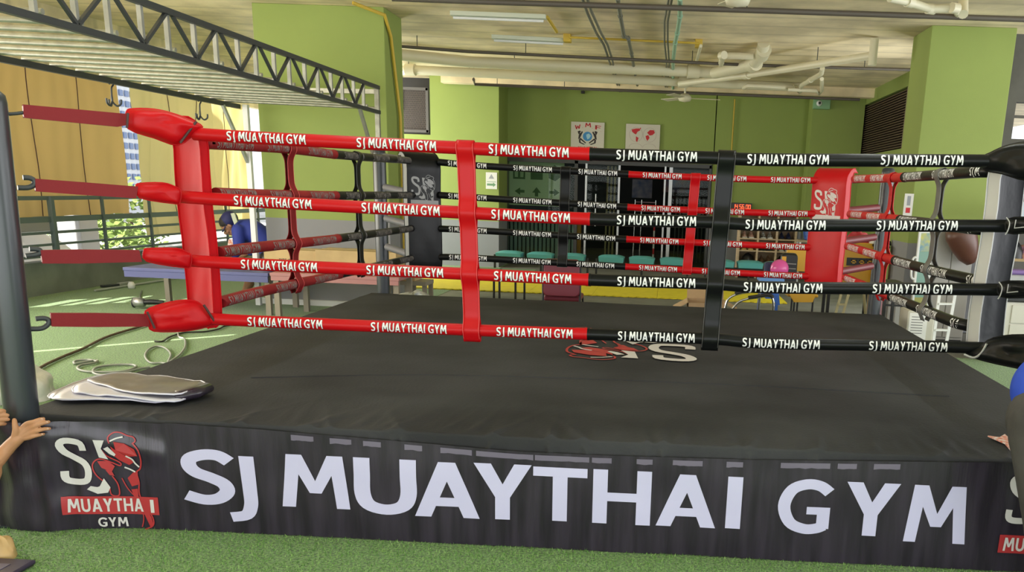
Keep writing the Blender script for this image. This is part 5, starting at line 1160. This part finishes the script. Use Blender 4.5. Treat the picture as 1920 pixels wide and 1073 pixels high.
G().tube(spline([(c.x-.05, 10.42, c.z+.14), (c.x, 10.62, zt+.03), (c.x+.02, 10.80, zt+.012), (c.x+.2, 10.80, zt+.012), (c.x+.2, 10.62, zt+.03), (c.x+.16, 10.45, c.z+.10)], 6), .012, 6).build('strap', mat('brown_leather', (.11, .045, .03), .4), e)
# aqua board
Ym = 9.9; e = empty('glass_display_board', tuple(aZ(1710, 600, 0)), 'tall narrow white framed aqua board with a blue and yellow picture', 'board')
bp = [(1725, 434), (1746, 434), (1738, 588), (1709, 588)]
P = [aY(x, y, Ym) for x, y in bp]
G().prism(P, (0, 1, 0), .02).build('panel', mat('aqua_panel', (.20, .36, .31), .3), e)
for i in range(4): G().beam(P[i], P[(i+1) % 4], .022, .035).build('frame_bar', M_white, e)
q = [P[0].lerp(P[3], .02), P[1].lerp(P[2], .02), P[1].lerp(P[2], .24), P[0].lerp(P[3], .24)]; G().prism([v+Vector((0, -.014, 0)) for v in q], (0, 1, 0), .004).build('picture', mat('blue_yellow_picture', (.04, .25, .50), .4, col2=(.60, .55, .08), vscale=9), e)
q = [P[0].lerp(P[3], .80), P[1].lerp(P[2], .80), P[1].lerp(P[2], .97), P[0].lerp(P[3], .97)]; G().prism([v+Vector((0, -.014, 0)) for v in q], (0, 1, 0), .004).build('lower_sticker', mat('dull_yellow_print', (.36, .36, .10), .5), e)
for v in (P[2], P[3]): G().beam(v, (v.x, v.y, 0), .025, .025, up=(0, 1, 0)).build('leg', M_white, e)
G().tube(spline([aY(x, y, Ym-.02) for x, y in ((1718, 482), (1712, 486), (1709, 505), (1709, 520), (1714, 524))], 4), .012, 8).build('handle', M_white, e)
# white ladder
ladder([((1792, 545), (1775, 640)), ((1762, 545), (1750, 640))], 8.9, M_white, 'white metal step ladder behind the right side ropes', 5, .014)
# electrical box with label sheet
Yx = 8.7; P = [aY(x, y, Yx) for x, y in ((1711, 583), (1742, 590), (1733, 635), (1699, 616))]
e = empty('label_box', tuple(P[3]), 'white plastic box with a printed instruction sheet beside the ring', 'box'); zb = .0
x0, x1 = P[3].x, P[1].x; G().box(x0, x1+.06, Yx, Yx+.3, .0, P[0].z).build('body', mat('cream_plastic', (.52, .50, .42), .5), e, bevel=.012)
g = G(); g.box(x0+.02, x1-.01, Yx-.003, Yx+.001, P[3].z-.10, P[0].z-.02)
for i in range(7): g.box(x0+.04, x1-.05, Yx-.004, Yx-.003, P[0].z-.06-i*.026, P[0].z-.054-i*.026, 1)
g.build('label_sheet', [M_paper, mat('ink', (.10, .10, .10), .6)], e)
# folded dark table legs with pink cloth behind the far right post
e = empty('folding_table', tuple(aZ(1670, 600, 0)), 'dark folding table frame with grey boards behind the far right post', 'table')
Yt = 9.6
for x, y0, y1 in ((1662, 545, 600), (1678, 545, 605), (1698, 530, 640)): a = aY(x, y0, Yt); G().beam((a.x, Yt, 0), (a.x-.01, Yt, a.z), .03, .03, up=(0, 1, 0)).build('leg', M_bk, e)
a = aY(1655, 572, Yt); b = aY(1700, 574, Yt); G().beam(a, b, .02, .02).build('rail', M_bk, e)
a = aY(1655, 531, Yt); b = aY(1702, 533, Yt); G().box(a.x, b.x, Yt-.02, Yt+.5, a.z-.02, a.z).build('tabletop', M_bk, e)
for x0, x1, m, lb in ((1652, 1661, mat('pink_cloth', (.55, .30, .36), .7), 'pink cloth strip standing behind the far right post'), (1668, 1676, M_fr, 'grey board standing under the dark folding table, left one'), (1682, 1692, M_fr, 'grey board standing under the dark folding table, right one')):
    a = aY(x0, 545, Yt+.2); b = aY(x1, 545, Yt+.2); tag(G().box(a.x, b.x, Yt+.18, Yt+.2, 0, a.z).build('board_panel', m), lb, 'panel')
# cream bin/drawer unit, tub with purple lid, clothes at the right edge
Yr = 9.4; a = aY(1873, 565, Yr); b = aY(1990, 630, Yr)
e = empty('cream_drawer_unit', ((a.x+b.x)/2, Yr+.3, 0), 'cream plastic drawer unit with dark rim behind the near right turnbuckles', 'drawer unit'); M_cream = mat('cream_drawer', (.58, .56, .50), .45)
G().box(a.x, b.x, Yr, Yr+.5, 0, a.z).build('body', M_cream, e, bevel=.02); G().box(a.x-.02, b.x+.02, Yr-.02, Yr+.52, a.z, a.z+.05).build('rim', M_bk, e, bevel=.01)
for i in range(3): z0 = .02+i*(a.z-.04)/3; G().box(a.x+.14, b.x-.02, Yr-.012, Yr, z0, z0+(a.z-.04)/3-.012).build('drawer', M_cream, e, bevel=.006)
zr = a.z+.05; p = aY(1881, 530, Yr+.1); e = empty('storage_tub', (p.x+.14, Yr+.2, zr), 'clear tub with purple lid on the cream drawer unit', 'tub')
ht = max(.12, aY(1890, 506, Yr+.1).z-zr)
G().box(p.x, p.x+.27, Yr+.08, Yr+.32, zr, zr+ht*.82).build('body', mat('frosted_plastic', (.45, .46, .48), .25, alpha=.8), e, bevel=.03, seg=3); G().box(p.x+.01, p.x+.26, Yr+.09, Yr+.31, zr+ht*.82, zr+ht).build('lid', mat('purple_lid', (.20, .12, .35), .4), e, bevel=.02)
# shelving with dark items behind
Yv = 10.5; xa = aY(1893, 480, Yv).x
e = empty('dark_shelving', (xa+.4, Yv+.3, 0), 'dark shelf rack at the right edge holding folded clothes', 'shelf')
for z in (.55, .98, 1.38): G().box(xa-.03, xa+.9, Yv, Yv+.5, z, z+.03).build('shelf_board', M_bk if z != .98 else mat('shelf_tan', (.35, .25, .12), .6), e)
for x in (xa-.02, xa+.88):
    for y in (Yv+.02, Yv+.47): G().beam((x, y, 0), (x, y, 1.42), .03, .03, up=(0, 1, 0)).build('upright', M_bk, e)
heap('folded_clothes', (xa+.35, Yv+.2, 1.01), (.28, .16, .15), mat('purple_orange_cloth', (.30, .15, .36), .8, col2=(.55, .28, .06), vscale=9), 'purple and orange clothes on the dark shelf rack', 'clothes', 5, 24)
heap('dark_clothes', (xa+.06, Yv+.16, 1.01), (.13, .14, .20), M_bk, 'black clothes at the left of the dark shelf rack', 'clothes', 7, 20)
heap('navy_clothes', (xa+.45, Yv+.2, .58), (.36, .18, .30), mat('navy_dark_cloth', (.015, .018, .035), .8), 'dark navy clothes on the lower board of the shelf rack', 'clothes', 11, 24)
a = aY(1897, 378, Yv); tag(G().box(a.x, a.x+.4, Yv+.1, Yv+.4, 1.41, a.z-.0).build('pale_box', mat('pale_blue_box', (.45, .52, .60), .5), bevel=.01), 'pale blue and white box on top of the dark shelf rack', 'box')
heap('tan_bag', (-2.74, 3.42, 0), (.07, .06, .09), mat('tan_plastic', (.55, .36, .16), .4), 'small tan crumpled bag on the turf at the left edge', 'bag', 2, 24)
e = empty('dark_phone', (-2.62, 3.30, 0), 'dark violet flat case lying on the turf at the bottom left corner', 'case')
G().box(-2.84, -2.535, 3.05, 3.36, .004, .024, M=None).build('body', mat('dark_violet_case', (.04, .03, .06), .35), e, bevel=.008); G().box(-2.78, -2.60, 3.12, 3.30, .024, .026).build('panel', mat('violet_panel', (.10, .09, .16), .3), e)
p = aZ(1872, 822, RP); tag(G().prism([aZ(x, y, RP+.012) for x, y in ((1852, 818), (1874, 821), (1884, 815), (1900, 830), (1895, 845), (1884, 832))], (0, 0, 1), .006).build('paper_scrap', mat('orange_white_paper', (.60, .10, .03), .5, col2=(.7, .68, .66), vscale=40)), 'orange and white torn paper scrap on the near right edge of the canvas', 'paper')
# ================================================================== PEOPLE
def skin(name, color): return mat(name, color, .5, spec=.4, bump=.03, bscale=90, var=.06, vscale=20)
M_skin = skin('tan_skin', (.46, .23, .12)); M_skin2 = skin('brown_skin', (.36, .19, .11)); M_hair = mat('black_hair', (.012, .010, .009), .55, bump=.6, bscale=160)
def limb(g, pts, mi=0, n=14):
    """tapered chain: pts = [((x, y, z), r), ...]; round ends and joints"""
    P = [Vector(p) for p, _ in pts]; R_ = [r_ for _, r_ in pts]
    Q = spline(P, 5); k = len(Q); rs = []
    for i in range(k):
        t = i/(k-1)*(len(P)-1); a = int(min(t, len(P)-2)); rs.append(R_[a]+(R_[a+1]-R_[a])*(t-a))
    g.tube(Q, rs, n, mi); g.sphere(Q[0], rs[0]*.98, n, mi); g.sphere(Q[-1], rs[-1]*.98, n, mi)
    return g
def flesh(g, name, m, parent, vox=.012, sm=4):
    o = g.build(name, m, parent)
    md = o.modifiers.new('remesh', 'REMESH'); md.mode = 'VOXEL'; md.voxel_size = vox; md.use_smooth_shade = True
    md = o.modifiers.new('smooth', 'SMOOTH'); md.iterations = sm; md.factor = .6
    return o
def head(e, c, M, m, hair=True, s=1.0):
    """c = head centre, M = 3x3 rotation, face looks along local -y"""
    c = Vector(c); L = lambda x, y, z: c + M @ (Vector((x, y, z))*s)
    g = G(); g.sphere(L(0, .01, .02), (.075*s, .092*s, .10*s), 24, 0, M); g.sphere(L(0, -.025, -.055), (.052*s, .058*s, .062*s), 20, 0, M)
    g.sphere(L(0, -.05, -.095), .022*s, 12); g.sphere(L(0, -.094, -.018), (.013*s, .018*s, .024*s), 12, 0, M)
    for sx in (-1, 1):
        g.sphere(L(sx*.078, .015, -.005), (.010*s, .018*s, .030*s), 10, 0, M); g.sphere(L(sx*.042, -.06, -.03), (.022*s, .02*s, .02*s), 10, 0, M)
    g.sphere(L(0, -.080, -.062), (.022*s, .010*s, .008*s), 10, 0, M)
    f = flesh(g, 'head', m, e, .006, 3)
    for sx in (-1, 1):
        G().sphere(L(sx*.030, -.078, .008), (.012*s, .008*s, .008*s), 10, 0, M).build('eye', M_white, f); G().sphere(L(sx*.030, -.085, .008), .0045*s, 8).build('pupil', M_bk, f)
    G().box(-.02, .02, -.002, .002, -.0025, .0025, 0, Matrix.Translation(L(0, -.089, -.060)) @ M.to_4x4()).build('mouth', mat('lip', (.30, .10, .08), .5), f)
    if hair:
        g = G(); g.sphere(L(0, .022, .045), (.082*s, .095*s, .088*s), 20, 0, M); g.build('hair', M_hair, f)
    return f
# ---- person 1: arm and hand pressing the banner at the left edge
e = empty('person', (-3.45, 3.35, 0), 'person kneeling outside the left edge, only a bare arm and hand holding the banner show', 'person')
HP = lambda x, y, Y=3.675: aY(x, y, Y)
g = G()
wr = HP(22, 833, 3.655); pm = HP(44, 812, 3.668)
limb(g, [((-3.42, 3.36, .42), .048), (tuple(HP(-55, 905, 3.52)), .043), (tuple(HP(-12, 868, 3.60)), .036), (tuple(HP(8, 848, 3.64)), .029), (tuple(wr), .027), (tuple(HP(34, 822, 3.662)), .026)])
# palm: metacarpal fan
KN = [(50, 796), (56, 804), (57, 812), (54, 820)]
TIPS = [[(64, 791), (74, 787), (81.5, 785.5)], [(68, 798), (80, 794), (91, 791.5)], [(70, 808), (82, 805), (92.5, 804)], [(64, 818), (74, 816), (82, 814)]]
FR2 = [(.0098, .0088, .0078), (.0102, .0092, .0082), (.0098, .0088, .0076), (.0086, .0076, .0066)]
for (kx, ky), tp, rr in zip(KN, TIPS, FR2):
    limb(g, [(tuple(HP(30, 824, 3.660)), .017), (tuple(HP((kx+30)/2, (ky+822)/2, 3.666)), .016), (tuple(HP(kx, ky, 3.668)), .0125), (tuple(HP(*tp[0], 3.664)), rr[0]), (tuple(HP(*tp[1], 3.672)), rr[1]), (tuple(HP(*tp[2], 3.682)), rr[2])], 0, 12)
limb(g, [(tuple(HP(28, 822, 3.655)), .017), (tuple(HP(30, 808, 3.650)), .0145), (tuple(HP(28, 797, 3.648)), .0115), (tuple(HP(27, 788, 3.655)), .0095)], 0, 12)
# second hand: finger ends on the banner edge
w2 = HP(-38, 790, 3.60)
limb(g, [((-3.30, 3.30, .55), .040), (tuple(HP(-60, 800, 3.55)), .03), (tuple(w2), .027)])
for i, (ty, tx) in enumerate(((771, 8), (779, 14), (787, 15), (795, 9))):
    limb(g, [(tuple(HP(-36, 788+i*2, 3.60)), .017), (tuple(HP(-14, 778+i*6, 3.63)), .0135), (tuple(HP(0, ty, 3.645)), .0098), (tuple(HP(tx, ty, 3.665)), .0085)], 0, 12)
# torso and legs, kneeling, outside the frame
limb(g, [((-3.50, 3.30, .78), .055), ((-3.48, 3.33, .60), .052), ((-3.42, 3.36, .42), .048)]); limb(g, [((-3.70, 3.15, .80), .055), ((-3.45, 3.2, .66), .045), ((-3.30, 3.30, .55), .040)])
limb(g, [((-3.62, 3.2, .80), .07), ((-3.6, 3.22, .92), .05), ((-3.58, 3.24, .98), .048)])
arm = flesh(g, 'body', M_skin, e, .0035, 3)
for tp in TIPS:
    p, q = HP(*tp[1], 3.66), HP(*tp[2], 3.668); d = (q-p).normalized(); c = q - d*.002 + Vector((0, -.0065, .001))
    G().sphere(c, (.0055, .0022, .0045), 10).build('fingernail', mat('nail', (.58, .36, .26), .35), arm)
g = G(); limb(g, [((-3.66, 3.12, .30), .15), ((-3.64, 3.15, .50), .14), ((-3.62, 3.18, .72), .16), ((-3.62, 3.2, .80), .12)], 0, 18); limb(g, [((-3.50, 3.28, .80), .075), ((-3.49, 3.32, .66), .065)]); limb(g, [((-3.72, 3.14, .80), .075), ((-3.58, 3.16, .72), .065)])
flesh(g, 'shirt', mat('dull_green_shirt', (.07, .10, .06), .8), e)
g = G()
for dy in (-.10, .10): limb(g, [((-3.70, 3.12+dy, .26), .11), ((-3.40, 3.15+dy, .20), .085), ((-3.36, 3.15+dy, .10), .07), ((-3.75, 3.12+dy, .07), .055)])
flesh(g, 'trousers', mat('dark_trousers', (.03, .03, .035), .8), e)
head(e, (-3.56, 3.27, 1.10), Matrix.Rotation(radians(140), 3, 'Z') @ Matrix.Rotation(radians(15), 3, 'X'), M_skin)
# ---- person 2: trousers and blue shirt at the right edge, bending forward
Yp = 3.48; e = empty('person', (1.62, Yp, 0), 'person in dark grey trousers and blue top bending forward at the right edge', 'person')
def A(x, y, dy=0): return tuple(aY(x, y, Yp+dy))
hip = Vector((1.53, Yp, .78))
g = G()
g.sphere(hip+Vector((.02, 0, .0)), (.185, .17, .16), 20)
limb(g, [((1.50, Yp-.05, .82), .145), ((1.515, Yp-.06, .72), .152), ((1.53, Yp-.07, .58), .125), ((1.56, Yp-.08, .40), .105), ((1.59, Yp-.08, .22), .088), ((1.62, Yp-.08, .09), .075)], 0, 20)
limb(g, [((1.60, Yp+.08, .78), .140), ((1.70, Yp+.08, .60), .12), ((1.76, Yp+.08, .46), .09), ((1.76, Yp+.08, .28), .08), ((1.78, Yp+.08, .09), .07)], 0, 20)
limb(g, [((1.53, Yp, .82), .150), ((1.58, Yp, .84), .140)], 0, 20)
flesh(g, 'trousers', mat('dark_grey_trousers', (.050, .046, .045), .85, bump=.3, bscale=30, var=.3, vscale=5), e, .012, 6)
g = G(); limb(g, [((1.515, Yp, .900), .152), ((1.58, Yp, .945), .156), ((1.72, Yp, 1.03), .152), ((1.92, Yp+.02, 1.14), .158), ((2.06, Yp+.03, 1.20), .13)], 0, 20)
for dy in (-.17, .17): limb(g, [((2.05, Yp+.03+dy*.8, 1.20), .075), ((2.10, Yp+.06+dy, 1.05), .068), ((2.12, Yp+.08+dy, .98), .064)])
flesh(g, 'shirt', mat('royal_blue_shirt', (.015, .06, .50), .7), e, .012, 5)
g = G(); limb(g, [((2.06, Yp+.03, 1.22), .065), ((2.18, Yp+.02, 1.28), .055)])
for dy in (-.17, .17):
    limb(g, [((2.10, Yp+.06+dy, 1.05), .05), ((2.13, Yp+.10+dy*.9, .88), .042), ((2.10, Yp+.17+dy*.5, .70), .034), ((2.06, Yp+.20+dy*.4, .62), .026)])
    for i in range(4): limb(g, [((2.06, Yp+.20+dy*.4, .62), .02), ((2.045+.018*i-.02, Yp+.21+dy*.4, .575), .011), ((2.04+.02*i-.02, Yp+.235+dy*.4, .535), .008)], 0, 8)
    limb(g, [((2.06, Yp+.20+dy*.4, .62), .018), ((2.02, Yp+.20+dy*.4, .59), .011), ((2.01, Yp+.22+dy*.4, .56), .009)], 0, 8)
flesh(g, 'arms_and_neck', M_skin2, e, .006, 3)
head(e, (2.27, Yp+.02, 1.30), Matrix.Rotation(radians(100), 3, 'Z') @ Matrix.Rotation(radians(40), 3, 'X'), M_skin2)
for x, dy in ((1.66, -.08), (1.79, .08)):
    g = G(); limb(g, [((x-.04, Yp+dy, .045), .045), ((x+.06, Yp+dy, .045), .045), ((x+.17, Yp+dy, .032), .032)]); flesh(g, 'shoe', M_bk, e, .008, 3)
# ---- person 3: worker leaning over the blue table
Yw = 11.9; W = lambda x, y, dy=0: tuple(aY(x, y, Yw+dy))
e = empty('person', tuple(aZ(458, 567, 0)), 'worker in blue shirt and dark cap bending over the table behind the red corner pad', 'person')
pel = W(508, 478, .0); sh_ = W(455, 432); nk = W(440, 422)
g = G()
def off(p, dx, dy, dz): return (p[0]+dx, p[1]+dy, p[2]+dz)
limb(g, [(pel, .15), (W(494, 452), .155), (W(474, 436), .165), (W(456, 434), .15)], 0, 18)
for dy in (-.17, .18): limb(g, [(off(sh_, .02, dy, .0), .085), (off(W(462, 462), 0, dy*1.3, 0), .068), (off(W(455, 474), 0, dy*1.3, 0), .062)])
shirt = flesh(g, 'shirt', mat('worker_blue_shirt', (.025, .045, .30), .75, bump=.2, bscale=25), e, .014, 5)
p = W(434, 455, -.19); G().prism([off(p, dx, -.01, dz) for dx, dz in ((-.05, -.05), (.10, -.06), (.12, .02), (.06, .05), (-.03, .04))], (0, 1, 0), .01).build('chest_print', mat('orange_white_print', (.65, .15, .03), .6, col2=(.8, .8, .8), vscale=30), shirt)
g = G(); limb(g, [(nk, .06), (off(W(434, 416), 0, 0, 0), .055)])
for dy in (-.20, .22): limb(g, [(off(W(462, 462), 0, dy*1.2, 0), .050), (off(W(446, 478), 0, dy*1.1, 0), .040), (off(W(428, 487), 0, dy*.9, 0), .030), (off(W(420, 489), 0, dy*.8, 0), .034), (off(W(413, 490), 0, dy*.8, 0), .022)])
flesh(g, 'arms_and_neck', M_skin2, e, .010, 3)
g = G(); g.sphere(off(pel, 0, 0, -.02), (.16, .17, .15), 16)
limb(g, [(off(pel, 0, -.09, -.05), .12), (W(497, 503, -.05), .085)]); limb(g, [(off(pel, .04, .1, -.05), .12), (off(pel, .08, .12, -.35), .085)])
flesh(g, 'shorts', M_bk, e, .014, 4)
g = G(); limb(g, [(W(497, 503, -.05), .075), (W(474, 520, -.05), .070), (W(462, 545, -.05), .055), (W(455, 560, -.05), .040), (W(445, 563, -.1), .034), (W(437, 565, -.14), .026)])
limb(g, [(off(pel, .08, .12, -.35), .072), (off(pel, .10, .14, -.60), .05), (off(pel, .12, .14, pel[2]*-1+.05), .038), (off(pel, .02, .12, -pel[2]+.03), .028)])
flesh(g, 'legs', M_skin2, e, .012, 3)
hd = head(e, W(430, 424, -.02), Matrix.Rotation(radians(-70), 3, 'Z') @ Matrix.Rotation(radians(50), 3, 'X'), M_skin2, hair=True, s=1.12)
c = Vector(W(430, 412, -.02)); M = Matrix.Rotation(radians(-70), 3, 'Z') @ Matrix.Rotation(radians(50), 3, 'X')
cap = G().sphere(c+Vector((0, 0, .0)), (.105, .118, .105), 20, 0, M).build('cap', mat('dark_blue_cap', (.015, .018, .10), .7), e)
G().prism([c + M @ Vector(v) for v in ((-.08, -.09, -.02), (-.07, -.18, -.03), (.07, -.18, -.03), (.08, -.09, -.02))], M @ Vector((0, 0, 1)), .012).build('brim', mat('dark_blue_cap', (.015, .018, .10), .7), cap)
q = W(438, 408, -.15); G().prism([off(q, dx, 0, dz) for dx, dz in ((-.03, .05), (.02, .06), (.05, -.05), (.01, -.09), (-.01, -.03))], (0.2, 1, 0), .02).build('goggle_strap', mat('pale_strap', (.45, .50, .36), .5), cap)
